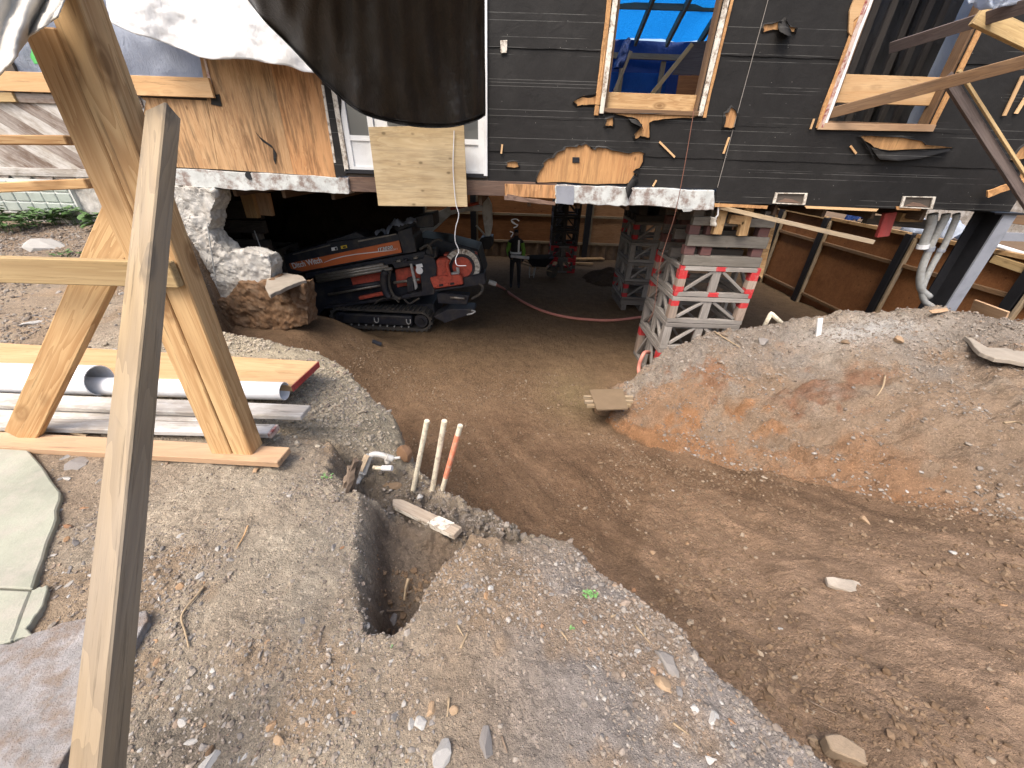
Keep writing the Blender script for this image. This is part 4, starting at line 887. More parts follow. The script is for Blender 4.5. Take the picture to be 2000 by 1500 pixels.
bk = thing('shoring_wall', 'plywood shoring wall across the far end of the excavation behind the worker', 'wall', (0, 17, -1))
xs = [-8.6, -6.2, -3.9, PY(925, 440, 17).x, PY(1092, 430, 17).x, PY(1148, 430, 17).x, 5.0, 6.9, 8.9]
for x in xs:
    m = MB(); m.box((x - .11, 16.86, -2.2), (x + .11, 16.89, .5)); m.box((x - .012, 16.89, -2.2), (x + .012, 17.0, .5)); m.build('soldier_pile', mat_steel_dark, bk, origin=(x, 16.9, -1))
for i, (a, b) in enumerate(zip(xs, xs[1:])):
    for lo, hi in ((-1.45, -.42), (-.41, .45)): MB().box((a + .12, 16.97, lo), (b - .12, 17.0, hi)).build('plywood_panel', mat_ply_back if i >= 4 else mat_ply_shore, bk, origin=((a + b) / 2, 17, hi))
    for z in (-1.45, -.41): board('waler', (a + .12, 16.94, z), (b - .12, 16.94, z), .06, .09, mat_lumber_pt, parent=bk)
    board('cleat', (a + .16, 16.94, -1.4), (a + .16, 16.94, .45), .06, .08, mat_lumber_pt, up=(0, 1, 0), parent=bk)
# raw earth face under the panels, scored by the digger bucket
P = []
m = MB(); n = 260; vs = []; fs = []
for i in range(n + 1):
    x = -8.8 + 17.7 * i / n; r = .09 * abs(math.sin(x * 9)) + random.uniform(0, .05)
    vs += [(x, 16.98 - r, -2.3), (x, 17.02 - r * .8, -1.44)]
for i in range(n): fs.append((2 * i, 2 * i + 2, 2 * i + 3, 2 * i + 1))
mat_earth_dark = plain('scored_earth', (.13, .085, .05), .95, var=.5, bumps=.5)
m.add(vs, fs).build('earth_face', mat_earth_dark, bk, origin=(0, 17, -2), recalc=False)
# spray paint marks on the far panel
for pts in ([(1012, 440), (1002, 436), (999, 430), (1008, 428), (1014, 432)], [(1000, 432), (1010, 441), (1003, 445)], [(996, 452), (1002, 455), (998, 463)]):
    MB().tube(curve_pts([PY(a, b, 16.945) for a, b in pts], 6), .022, 5).build('spray_mark', mat_decal_white, bk, origin=(0, 17, -1))
def dark_backdrop(x0, x1, y, zt, seed):
    n, k = 90, 26; U, V = np.meshgrid(np.linspace(0, 1, n), np.linspace(0, 1, k)); xx = x0 + (x1 - x0) * U; zz = -2.4 + (zt + 2.4) * V
    yy = y + .25 * (V - .5) + fbm(xx, zz, .9, 5, seed, .6) * .5 + np.maximum(0, U - .93) * 14; id_ = np.arange(n * k).reshape(k, n)
    F = np.stack([id_[:-1, :-1], id_[:-1, 1:], id_[1:, 1:], id_[1:, :-1]], -1).reshape(-1, 4)
    o = np_mesh('added_dark_backdrop', np.stack([xx, yy, zz], -1).reshape(-1, 3), F, mat_pit, 4, np.tile([.05, .033, .022], (n * k, 1))); reg(o, Matrix.Identity(4)); tag(o, kind='structure')
dark_backdrop(-9.3, -2.75, 10.9, 1.0, 91)  # added earth screen, coloured near black to darken the view behind the machine
lf = thing('shoring_wall', 'added dark side wall keeping daylight out deep under the left end of the house', 'wall', (-7.4, 11, -1))
for y in (7.2, 9.6, 12.0, 14.4): MB().box((-7.5, y, -2.4), (-7.42, y + 2.36, .6)).build('plywood_panel', mat_shell_dark, lf, origin=(-7.4, y, -1))  # side wall added to keep the left end under the house dark
# ground and clutter above the right-hand shoring
m = MB(); m.add([(9.1, -1, .30), (40, -1, .30), (40, 40, .30), (9.1, 40, .30)], [(0, 1, 2, 3)]); tag(m.build('upper_ground', mat_earth_dark), kind='structure')
fence = thing('fence', 'weathered grey board fence beyond the right shoring wall', 'fence', (12.5, 9, .3))
for i in range(44): MB().box((12.5, 4 + i * .3, .3), (12.53, 4.29 + i * .3, 2.2)).build('fence_board', mat_grey_board, fence, origin=(12.5, 4.15 + i * .3, 1.2))
for nm, y, z, w, mt, lab, cat in (('sheet_bundle', 8.9, .32, 1.3, mat_film, 'clear plastic bundle with print lying above the right shoring wall', 'bundle'), ('sheet_bundle', 11.6, .32, .5, mat_blue_dark, 'small blue plastic bundle above the shoring wall beside the red strut', 'bundle')):
    tag(gsheet(nm, lambda u, v: (9.35 + .5 * v, y + w * u, z + .34 * math.sin(3.14 * v) * (1 - .25 * math.cos(u * 9))), 24, 10, mt, None, 13, .10, .2, normal=(0, 0, 1)), lab, cat)
for k in range(3):
    tag(gsheet('sack', lambda u, v: (9.45 + .38 * v, 7.15 + .5 * u, .5 + k * .12 + .1 * math.sin(3.14 * u) ** .4 * math.sin(3.14 * v) ** .5), 14, 10, mat_m_red, None, 30 + k, .03, .15, normal=(0, 0, 1)), ('lowest', 'middle', 'topmost')[k] + ' red sack of the stack above the right shoring wall', 'sack', 'red sacks above the shoring')
board('timber', PX(1945, 505, 9.0), PX(2010, 527, 9.0), .16, .14, mat_lumber_pale, label='pale heavy timber lying along the top of the right shoring wall', cat='timber')
board('plank', PX(1900, 596, 8.3), PX(1966, 621, 8.3), .22, .035, mat_base_board, up=(1, 0, .3), label='short brown plank leaning at the foot of the shoring wall behind the mound', cat='plank')
tag(MB().tube([PY(1925, 474, 7.6), PY(1960, 484, 7.5), PY(2010, 499, 7.3)], .035, 12).build('grey_pipe', mat_pvc, smooth=True), 'pale grey pipe lying along the shoring top behind the steel column', 'pipe')
# steel column and strut
P0 = PY(1925, 424, 6.35); P1 = PY(1826, 612, 6.35); cx = (P0.x + P1.x) / 2
col = thing('steel_column', 'tall steel H column standing behind the earth mound under the house corner', 'column', (cx, 6.3, -1.9))
m = MB(); m.box((cx - .03, 6.16, -1.9), (cx + .16, 6.185, 1.1)); m.build('flange', mat_steel, col, origin=(cx, 6.2, 0))
m = MB(); m.box((cx - .18, 6.42, -1.9), (cx + .16, 6.44, 1.1)); m.build('flange', mat_steel_dark, col, origin=(cx, 6.4, 0))
m = MB(); m.box((cx - .03, 6.186, -1.9), (cx - .008, 6.42, 1.1)); m.build('web', mat_steel_dark, col, origin=(cx, 6.3, 0))
m = MB(); m.box((cx - .22, 6.12, 1.1), (cx + .22, 6.5, 1.125)); m.build('cap_plate', mat_steel_dark, col, origin=(cx, 6.3, 1.1))
a, b = PY(1936, 461, 6.2), PY(2060, 466, 6.2)
tag(MB().beam((cx + .165, 6.2, a.z), (b.x + 2, 6.2, b.z), .08, .11).build('steel_strut', mat_steel, origin=a), 'grey steel strut running level from the steel column to the right', 'strut')
# conduits hanging from the corner
for k, (pts, r, lab) in enumerate((([(1868, 418), (1866, 430), (1845, 478), (1836, 492), (1820, 520), (1806, 550), (1801, 570), (1806, 588), (1822, 600)], .042, 'grey conduit curving under the house corner, the one nearest the steel column'), ([(1848, 418), (1844, 430), (1822, 470), (1814, 490), (1802, 520), (1797, 545), (1800, 566), (1815, 580)], .05, 'thicker grey conduit bending under the house, between its two neighbours'), ([(1822, 418), (1818, 440), (1808, 465), (1801, 485)], .06, 'short capped grey pipe stub under the house left of the conduits'))):
    t = thing('conduit', lab, 'conduit', PY(*pts[0], 6.28), 'conduits under the house corner')
    MB().tube(curve_pts([PY(a, b, 6.25) for a, b in pts], 6), r, 14).build('pipe', mat_galv, t, origin=PY(*pts[0], 6.25), smooth=True)
    p, q = PY(*pts[3], 6.25), PY(*pts[2], 6.25); MB().tube([p, p.lerp(q, .4)], r * 1.25, 14).build('coupling', mat_pvc if k == 2 else mat_steel, t, origin=p, smooth=False)
# red strut, timber blocks and the leaning lath at the right of the crib
board('timber_block', PY(1738, 415, 6.3), PY(1722, 462, 6.3), .17, .06, mat_red_paint, up=(0, 1, 0), label='red painted timber end hanging under the house right of the crib', cat='timber')
board('timber_block', PY(1755, 424, 6.5), PY(1800, 425, 6.5), .12, .10, mat_lumber, up=(0, 1, 0), label='bright timber block wedged under the house beside the red timber', cat='timber')
board('timber', PY(1690, 428, 6.7), PY(1830, 440, 6.7), .13, .10, mat_crib_dark, up=(0, 1, 0), label='dark grey timber running under the house behind the red timber end', cat='timber')
board('pole', PY(1406, 405, 6.02), PY(1706, 473, 5.75), .055, .045, mat_lumber_pt, up=(0, 1, 0), bow=-.02, nseg=6, label='long split wooden lath hanging out from the sill across the shoring', cat='lath', rough=.003)
pp('plywood_sheet', [(1504, 418), (1520, 420), (1488, 545), (1476, 530)], 6.5, 1.0, mat_lumber, None, 0, 'bright plywood sheet on edge standing right beside the near crib', 'plywood')

# ================================================================== CRIBBING TOWERS
def crib_proto(w, d, h, mpost, mrail, mdiag, label, group, post=.13, rail=.075):
    r = thing('crib_box', label, 'crib', (0, 0, 0), group)
    for sx in (0, 1):
        for sy in (0, 1): board('post', (post / 2 + sx * (w - post), post / 2 + sy * (d - post), rail), (post / 2 + sx * (w - post), post / 2 + sy * (d - post), h - rail), post, post, mpost, up=(0, 1, 0), parent=r)
    for y in (.04, d - .04):
        board('stud', (w / 2 - .03, y, rail), (w / 2 - .03, y, h - rail), .13, .05, mdiag, up=(0, 1, 0), parent=r)
        for z in (rail / 2, h - rail / 2): board('rail', (0, y, z), (w, y, z), .08, rail - .006, mrail, parent=r)
        board('diagonal', (post + .02, y, rail + .02), (w / 2 - .10, y, h - rail - .01), .045, .05, mdiag, up=(0, 1, 0), parent=r)
        board('diagonal', (w - post - .02, y, rail + .02), (w / 2 + .06, y, h - rail - .01), .045, .05, mdiag, up=(0, 1, 0), parent=r)
    for x in (.04, w - .04):
        board('stud', (x, d / 2, rail), (x, d / 2, h - rail), .13, .05, mdiag, up=(1, 0, 0), parent=r)
        for z in (rail / 2, h - rail / 2): board('rail', (x, .08, z), (x, d - .08, z), .08, rail - .006, mdiag, parent=r)
        board('diagonal', (x, post + .02, rail + .02), (x, d / 2 - .09, h - rail - .01), .045, .05, mdiag, up=(1, 0, 0), parent=r)
        board('diagonal', (x, d - post - .02, rail + .02), (x, d / 2 + .09, h - rail - .01), .045, .05, mdiag, up=(1, 0, 0), parent=r)
    return r
def dup(root, loc, label=None, group=None):
    r = root.copy(); COL.objects.link(r); WM[r] = Matrix.Translation(Vector(loc)); r.matrix_basis = WM[r]
    if label: r['label'] = label
    if group: r['group'] = group
    for ch in list(root.children):
        c = ch.copy(); COL.objects.link(c); c.parent = r
        for g in ch.children:
            d = g.copy(); COL.objects.link(d); d.parent = c
    return r
def place(root, loc): WM[root] = Matrix.Translation(Vector(loc)); root.matrix_basis = WM[root]
CX, CY, CW = 2.585, 6.22, 1.27
# near tower: four boxes, then timber layers
c1 = crib_proto(CW, CW, .492, mat_crib_redpost, mat_crib_redmid, mat_crib, 'crib box with bright red corners at the top of the near tower', 'crib boxes of the near tower'); place(c1, (CX + .02, CY, -.290))
c2 = crib_proto(CW, CW, .455, mat_crib_redtop, mat_crib, mat_crib, 'crib box with brown posts, second from the top of the near tower', 'crib boxes of the near tower'); place(c2, (CX + .01, CY, -.750))
c3 = crib_proto(CW, CW, .49, mat_crib, mat_crib, mat_crib, 'plain grey crib box without red, third from the top of the near tower', 'crib boxes of the near tower'); place(c3, (CX, CY, -1.245))
c4 = crib_proto(CW, CW, .70, mat_crib_redtop, mat_crib, mat_crib, 'lowest crib box of the near tower, half buried behind the orange earth', 'crib boxes of the near tower'); place(c4, (CX - .01, CY, -1.95))
def layer(z0, label, zs, seed):
    r = thing('timber_layer', label, 'pallet', (CX, CY, z0), 'timber layers on the near crib'); rnd = random.Random(seed)
    for (lo, hi, kind) in zs:
        if kind == 'slat':
            for y in (CY + .05, CY + CW * .5, CY + CW - .05): board('slat', (CX + .03, y, (lo + hi) / 2), (CX + CW - .02, y, (lo + hi) / 2), .10, hi - lo, mat_crib_dark if y > CY + .1 else mat_crib_grn, parent=r, rough=.003, nseg=3)
        else:
            for x in (.1, .36, CW - .12):
                for y in (CY + .1, CY + CW - .12): board('block', (CX + x - .08, y, (lo + hi) / 2), (CX + x + .08, y, (lo + hi) / 2), .14, hi - lo - .004, mat_redbrown if kind == 'red' else mat_crib_dark, parent=r)
    return r
mat_crib_grn = wood('green_grey_timber', (.15, .135, .11), (.075, .065, .05), .22, .3, .45); mat_redbrown = wood('red_brown_block', (.14, .05, .045), (.07, .03, .028), .1, .2, .4)
layer(.21, 'lower timber layer of the near crib, two grey slats with red blocks between', [(.21, .36, 'slat'), (.36, .50, 'red'), (.50, .66, 'slat')], 1)
layer(.66, 'upper dark timber layer of the near crib below the yellow blocks', [(.66, .80, 'red'), (.80, .92, 'slat'), (.92, 1.02, 'dark')], 2)
for a, b, w, lab in (((1411, 410), (1398, 457), .13, 'yellow timber block on the near crib, left one of the two uprights'), ((1462, 405), (1448, 460), .13, 'yellow timber block on the near crib, right one of the two uprights'), ((1424, 427), (1452, 430), .12, 'yellow timber block lying between the two yellow uprights on the crib')):
    board('timber_block', PY(*a, 6.16), PY(*b, 6.16), w, .09, mat_lumber, up=(0, 1, 0), label=lab, cat='timber', group='yellow blocks on the near crib')
board('beam', (CX - 2.2, CY + .9, 1.06), (CX + CW + 1, CY + .9, 1.06), .2, .06, mat_crib_dark, label='dark timber beam carrying the house on top of the near crib', cat='beam')
# middle tower
M0 = (2.93, 10.35)
zt = -1.99
r0 = thing('timber_layer', 'low grey timber base under the middle crib tower', 'pallet', (*M0, zt))
for y in (M0[1] + .06, M0[1] + 1.2): board('slat', (M0[0], y, zt + .22), (M0[0] + CW, y, zt + .22), .12, .14, mat_crib_dark, parent=r0)
for x in (.1, .6, 1.15): board('bearer', (M0[0] + x, M0[1], zt + .07), (M0[0] + x, M0[1] + CW, zt + .07), .13, .15, mat_crib_dark, parent=r0)
labs = ['lowest box of the middle crib tower, red at its front corners', 'second lowest box of the middle crib tower, plain grey', 'third box from below in the middle crib tower, plain grey', 'topmost box of the middle crib tower with dark red corners']
dg = crib_proto(CW, CW, .49, mat_crib_dred, mat_crib_dark, mat_crib, labs[0], 'crib boxes of the middle tower'); place(dg, (*M0, zt + .30))
dp = crib_proto(CW, CW, .49, mat_crib, mat_crib, mat_crib, labs[1], 'crib boxes of the middle tower'); place(dp, (*M0, zt + .80))
dup(dp, (*M0, zt + 1.30), labs[2]); dup(dg, (*M0, zt + 1.80), labs[3])
rt = thing('timber_layer', 'dark timber layer capping the middle crib tower under the house', 'pallet', (*M0, zt + 2.3))
for k in range(4): board('slat', (M0[0], M0[1] + .1 + k * .36, zt + 2.37 + .0), (M0[0] + CW, M0[1] + .1 + k * .36, zt + 2.37), .2, .14, mat_crib_black, parent=rt)
for k in range(3): board('bearer', (M0[0] + .15 + k * .48, M0[1], zt + 2.62), (M0[0] + .15 + k * .48, M0[1] + CW, zt + 2.62), .2, .34, mat_crib_black, parent=rt)
# far tower
F0 = (1.24, 14.55); ft = -2.1
labs = ['lowest', 'second lowest', 'third lowest', 'fourth lowest', 'second highest', 'highest']
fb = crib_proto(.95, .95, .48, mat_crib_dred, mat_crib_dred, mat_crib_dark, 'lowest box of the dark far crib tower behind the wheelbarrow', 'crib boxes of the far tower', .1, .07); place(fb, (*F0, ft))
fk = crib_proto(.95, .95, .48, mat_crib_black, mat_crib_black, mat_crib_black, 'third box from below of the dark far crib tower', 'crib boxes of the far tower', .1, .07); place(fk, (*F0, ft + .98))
for k in (1, 3, 4, 5): dup(fb if k < 2 else fk, (*F0, ft + .49 * k), labs[k] + ' box of the dark far crib tower behind the wheelbarrow')
# left tower behind the broken foundation
L0 = (-6.02, 7.6); lt = -1.6
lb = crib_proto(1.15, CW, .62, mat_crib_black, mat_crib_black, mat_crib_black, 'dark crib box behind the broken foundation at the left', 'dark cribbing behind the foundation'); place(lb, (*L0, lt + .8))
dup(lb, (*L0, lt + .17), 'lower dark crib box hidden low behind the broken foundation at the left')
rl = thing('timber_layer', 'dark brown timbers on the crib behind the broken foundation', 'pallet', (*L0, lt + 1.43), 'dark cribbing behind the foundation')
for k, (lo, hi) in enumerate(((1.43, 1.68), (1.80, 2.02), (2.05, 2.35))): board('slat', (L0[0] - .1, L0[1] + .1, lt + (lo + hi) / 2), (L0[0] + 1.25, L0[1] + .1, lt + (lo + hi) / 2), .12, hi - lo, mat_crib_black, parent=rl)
for x in (.05, 1.05): board('block', (L0[0] + x, L0[1] + .12, lt + 1.68), (L0[0] + x, L0[1] + .12, lt + 1.80), .14, .14, mat_crib_dark, up=(0, 1, 0), parent=rl)
board('timber_block', PY(482, 376, 7.2), PY(496, 425, 7.2), .2, .1, mat_lumber, up=(0, 1, 0), label='orange timber post end under the sill in the dark left of the machine', cat='timber')
board('timber_block', PY(508, 376, 7.3), PY(518, 420, 7.3), .3, .1, mat_base_board, up=(0, 1, 0), label='brown board end beside the orange timber post in the dark', cat='timber')
for a, b in (((405, 440), (423, 560)),): tag(MB().tube([PY(*a, 5.75), PY(*b, 5.7)], .008, 6).build('rebar', mat_galv), 'thin steel rod standing in the broken foundation', 'rod')
tag(MB().tube([PY(497, 451, 7), PY(516, 503, 6.6)], .009, 6).build('rebar', mat_galv), 'thin pale steel rod upright behind the broken foundation', 'rod')
# ================================================================== DIRECTIONAL DRILLING MACHINE
MY = 8.2
mach = thing('drilling_machine', 'black and orange tracked drilling machine with tilted rod box under the house', 'machine', (-3, MY, -1.95))
def K(x, y): return (560 + x / 4.545, 430 + y / 4.545)
def KP(x, y, Y=MY): return PY(*K(x, y), Y)
def mp(name, pts, y0, d, mat, bevel=.012, parent=None):
    P = [KP(a, b, MY + y0) for a, b in pts]; c = sum(P, Vector()) / len(P)
    return MB().prism(P, (0, d, 0)).build(name, mat, parent or mach, origin=c, bevel=bevel)
def mt(name, pts, y0, r, mat, n=10, parent=None, curve=True):
    P = [KP(a, b, MY + y0) for a, b in pts]; P = curve_pts(P, 6) if curve and len(P) > 2 else P
    return MB().tube(P, r, n).build(name, mat, parent or mach, origin=P[0], smooth=True)
rb = mp('rod_box', [(-120, 330), (10, 300), (380, 195), (980, 120), (1000, 115), (1030, 300), (150, 466), (-60, 500), (-140, 420)], .03, .75, mat_navy)
mp('body_panel', [(20, 385), (995, 180), (1022, 286), (140, 455), (38, 432)], 0.005, .02, mat_m_orange, .003)
mp('cowl', [(330, 215), (360, 180), (480, 150), (600, 108), (650, 118), (690, 150), (630, 190), (400, 200)], .15, .5, mat_navy)
mp('top_rail', [(50, 300), (380, 218), (384, 228), (55, 310)], .0, .04, mat_rod, .004); mp('top_rail', [(630, 182), (970, 118), (972, 128), (634, 196)], .0, .04, mat_rod, .004)
mp('end_frame', [(985, 100), (1110, 60), (1120, 140), (1132, 150), (1152, 280), (1035, 302)], -.03, .7, mat_navy)
mp('end_hood', [(900, 40), (1150, -30), (1300, -60), (1310, 60), (1120, 75), (980, 100)], .35, .6, mat_navy)
# swoosh line, lettering and decals
sw = [(330, 375), (400, 345), (500, 318), (620, 298), (760, 282), (890, 266)]; lo = [(330, 378), (400, 352), (500, 326), (620, 305), (760, 290), (900, 274)]
P = [KP(a, b, MY) for a, b in sw] + [KP(a, b, MY) for a, b in lo[::-1]]; MB().prism(P, (0, -.004, 0)).build('swoosh_stripe', mat_decal_white, mach, origin=P[0])
def letters(body, p0, p1, size, mat, y, name='lettering', bold=0.0, shear=0.0, fit=None):
    a, b = KP(*p0, MY), KP(*p1, MY); d = (b - a).normalized(); up = Vector((0, -1, 0)).cross(d) * -1; up = d.cross(Vector((0, -1, 0))) * -1
    cu = bpy.data.curves.new(name, 'FONT'); cu.body = body; cu.size = size; cu.extrude = .002; cu.offset = bold; cu.shear = shear; cu.materials.append(mat)
    nrm = Vector((0, -1, 0)); up = nrm.cross(d)
    if up.z < 0: up = -up
    m = Matrix((d, up, d.cross(up))).transposed().to_4x4(); m.translation = Vector((a.x, y, a.z))
    tmp = bpy.data.objects.new('tmp', cu); COL.objects.link(tmp); bpy.context.view_layer.update()
    me = bpy.data.meshes.new_from_object(tmp.evaluated_get(bpy.context.evaluated_depsgraph_get())); bpy.data.objects.remove(tmp)
    if not me.materials: me.materials.append(mat)
    xs = [v.co.x for v in me.vertices]; ysv = [v.co.y for v in me.vertices]; fx = (b - a).length / (max(xs) - min(xs)); fy = size / (max(ysv) - min(ysv))
    for v in me.vertices: v.co = ((v.co.x - min(xs)) * fx, v.co.y * fy, v.co.z)
    return reg(bpy.data.objects.new(name, me), m, mach)
letters('Ditch Witch', (62, 428), (318, 374), .115, mat_decal_white, MY - .003, bold=.0025)
letters('JT3020', (806, 276), (948, 249), .088, mat_ink, MY - .002, bold=.006, shear=.2); letters('JT3020', (806, 276), (945, 249), .078, mat_decal_white, MY - .006, bold=.001, shear=.2)
letters('MACH 1', (900, 278), (985, 261), .035, mat_decal_white, MY - .003, shear=.2)
mp('sticker', [(395, 245), (445, 236), (452, 264), (400, 273)], .022, .006, mat_decal_white, 0); mp('sticker', [(478, 230), (530, 220), (537, 246), (484, 256)], .022, .006, mat_decal_yellow, 0)
mp('sticker_print', [(425, 245), (443, 241), (447, 262), (430, 266)], .018, .004, mat_ink, 0); mp('sticker_print', [(495, 235), (522, 230), (526, 244), (502, 249)], .018, .004, mat_ink, 0)
# rods and rack
for (a, b) in (((258, 500), (860, 392)), ((262, 520), (900, 408)), ((270, 545), (935, 428))): mt('drill_rod', [a, b], -.02, .036, mat_rod, 10, curve=False)
mp('rack_beam', [(160, 470), (1040, 310), (1230, 270), (1235, 330), (1000, 380), (250, 510), (170, 520)], .05, .5, mat_navy)
mp('rack_frame', [(190, 560), (450, 520), (1150, 440), (1200, 640), (1010, 690), (330, 790), (250, 880), (230, 860)], .25, .9, mat_navy)
mp('red_guard', [(560, 500), (880, 450), (885, 560), (590, 590)], .20, .03, mat_m_red); mp('red_guard', [(960, 440), (1180, 400), (1190, 560), (980, 600)], .20, .03, mat_m_red)
mt('cylinder', [(370, 660), (870, 570)], .08, .03, mat_rod, curve=False); mt('cylinder', [(420, 625), (870, 550)], .1, .05, mat_navy, curve=False)
mp('orange_rail', [(634, 682), (878, 636), (890, 660), (646, 710)], -.02, .10, mat_m_red, .01)
mp('lower_beam', [(330, 770), (900, 690), (1100, 680), (1100, 700), (900, 715), (340, 790)], .02, .12, mat_navy)
mt('hose_loop', [(880, 455), (862, 500), (862, 570), (880, 640), (910, 690)], -.08, .075, mat_navy, 12); mt('hose_loop', [(915, 450), (905, 520), (915, 600), (950, 670), (1010, 700)], -.02, .035, mat_rubber)
mp('side_frame', [(930, 385), (1210, 340), (1220, 300), (1300, 320), (1335, 420), (1310, 660), (1020, 700), (1010, 672), (1200, 630), (1180, 390), (960, 430)], -.04, .12, mat_navy)
mp('clamp_frame', [(1090, 390), (1110, 385), (1160, 600), (1140, 620)], -.06, .06, mat_galv, .006); mp('valve_block', [(1060, 520), (1120, 505), (1130, 630), (1075, 640)], -.03, .15, mat_navy)
mt('shaft', [(950, 555), (1180, 525)], .0, .03, mat_rod, curve=False)
for k, (x, y) in enumerate(((930, 340), (970, 330), (1030, 320), (1120, 300))): mp('fitting', [(x, y + 30), (x + 40, y + 24), (x + 42, y + 44), (x + 3, y + 50)], -.03, .1, mat_rod if k % 2 else mat_navy, .01)
mp('sticker', [(1145, 395), (1200, 385), (1210, 416), (1152, 424)], -.052, .006, mat_decal_white, 0)
c = KP(1178, 447, MY - .05); m = MB(); m.tube([c, c + Vector((0, -.008, 0))], .075, 20); m.build('sticker', mat_decal_white, mach, origin=c)
for pts, r in (([(1250, 250), (1290, 200), (1340, 170), (1380, 185)], .025), ([(1240, 320), (1310, 330), (1320, 280)], .015), ([(1180, 260), (1260, 220), (1290, 300)], .03), ([(780, 740), (840, 700), (940, 690), (1000, 730)], .02), ([(1040, 700), (1090, 740), (1130, 720), (1180, 690)], .02)): mt('hydraulic_hose', pts, -.04, r, mat_rubber, 8)
mp('manifold', [(1230, 260), (1320, 250), (1340, 330), (1250, 345)], .05, .3, mat_navy)
# red gearbox and hose reel
mp('gearbox', [(1268, 515), (1330, 500), (1525, 485), (1555, 500), (1565, 572), (1305, 612), (1285, 560)], -.10, .4, mat_m_red, .02)
mp('gearbox_neck', [(1325, 350), (1425, 335), (1440, 500), (1330, 512)], -.05, .3, mat_m_red, .03)
mt('red_hose', [(1440, 345), (1420, 400), (1440, 470), (1450, 500)], -.08, .04, mat_m_red)
for k in range(5): mp('bolt_plate', [(1300 + k * 50, 580 - k * 7), (1335 + k * 50, 574 - k * 7), (1338 + k * 50, 592 - k * 7), (1303 + k * 50, 598 - k * 7)], -.12, .03, mat_navy if k % 2 else mat_m_red, .004)
wc = KP(1560, 415, MY + .1); R = .39
whl = MB().tube([wc, wc + Vector((0, .1, 0))], R, 36).build('reel', mat_navy, mach, origin=wc)
MB().tube([wc + Vector((0, -.03, 0)), wc], .21, 28).build('reel_hub', mat_m_red, whl, origin=wc)
for k in range(18):
    a = math.radians(-70 + k * 15); u = Vector((math.sin(a), 0, math.cos(a))); tg = Vector((math.cos(a), 0, -math.sin(a)))
    q = [wc + u * .27 - tg * .045, wc + u * .27 + tg * .045, wc + u * .37 + tg * .055, wc + u * .37 - tg * .055]; MB().prism([p + Vector((0, -.001, 0)) for p in q], (0, -.008, 0)).build('reel_tooth', mat_white_peel, whl, origin=wc)
mp('reel_guard', [(1390, 300), (1680, 290), (1720, 480), (1650, 490), (1600, 320), (1400, 330)], .16, .2, mat_m_red)
mt('elbow_fitting', [(1460, 480), (1500, 470), (1520, 470), (1518, 420)], -.02, .035, mat_galv)
mp('front_beam', [(1560, 515), (1755, 470), (1765, 570), (1620, 590), (1310, 640), (1305, 615), (1570, 575)], -.02, .35, mat_navy)
mt('hose_tail', [(1640, 700), (1720, 650), (1740, 590), (1700, 560)], .0, .03, mat_rubber)
# stabiliser
mp('stabiliser', [(1330, 660), (1360, 650), (1620, 668), (1600, 752), (1370, 740), (1345, 740)], -.08, .25, mat_navy)
mt('ram', [(1450, 686), (1580, 694)], -.12, .03, mat_rod, curve=False)
mp('stabiliser_foot', [(1300, 860), (1420, 795), (1500, 790), (1660, 790), (1670, 815), (1560, 860), (1400, 916), (1380, 900)], -.12, .45, mat_navy)
mt('shackle', [(1600, 840), (1640, 830), (1672, 810), (1640, 800)], -.14, .018, mat_galv)
mp('engine_body', [(1150, 150), (1400, 180), (1700, 260), (1760, 480), (1300, 560), (1180, 430)], .7, .9, mat_navy)
mp('undercarriage', [(440, 800), (1300, 740), (1330, 860), (1240, 930), (470, 900)], .35, .9, mat_navy)
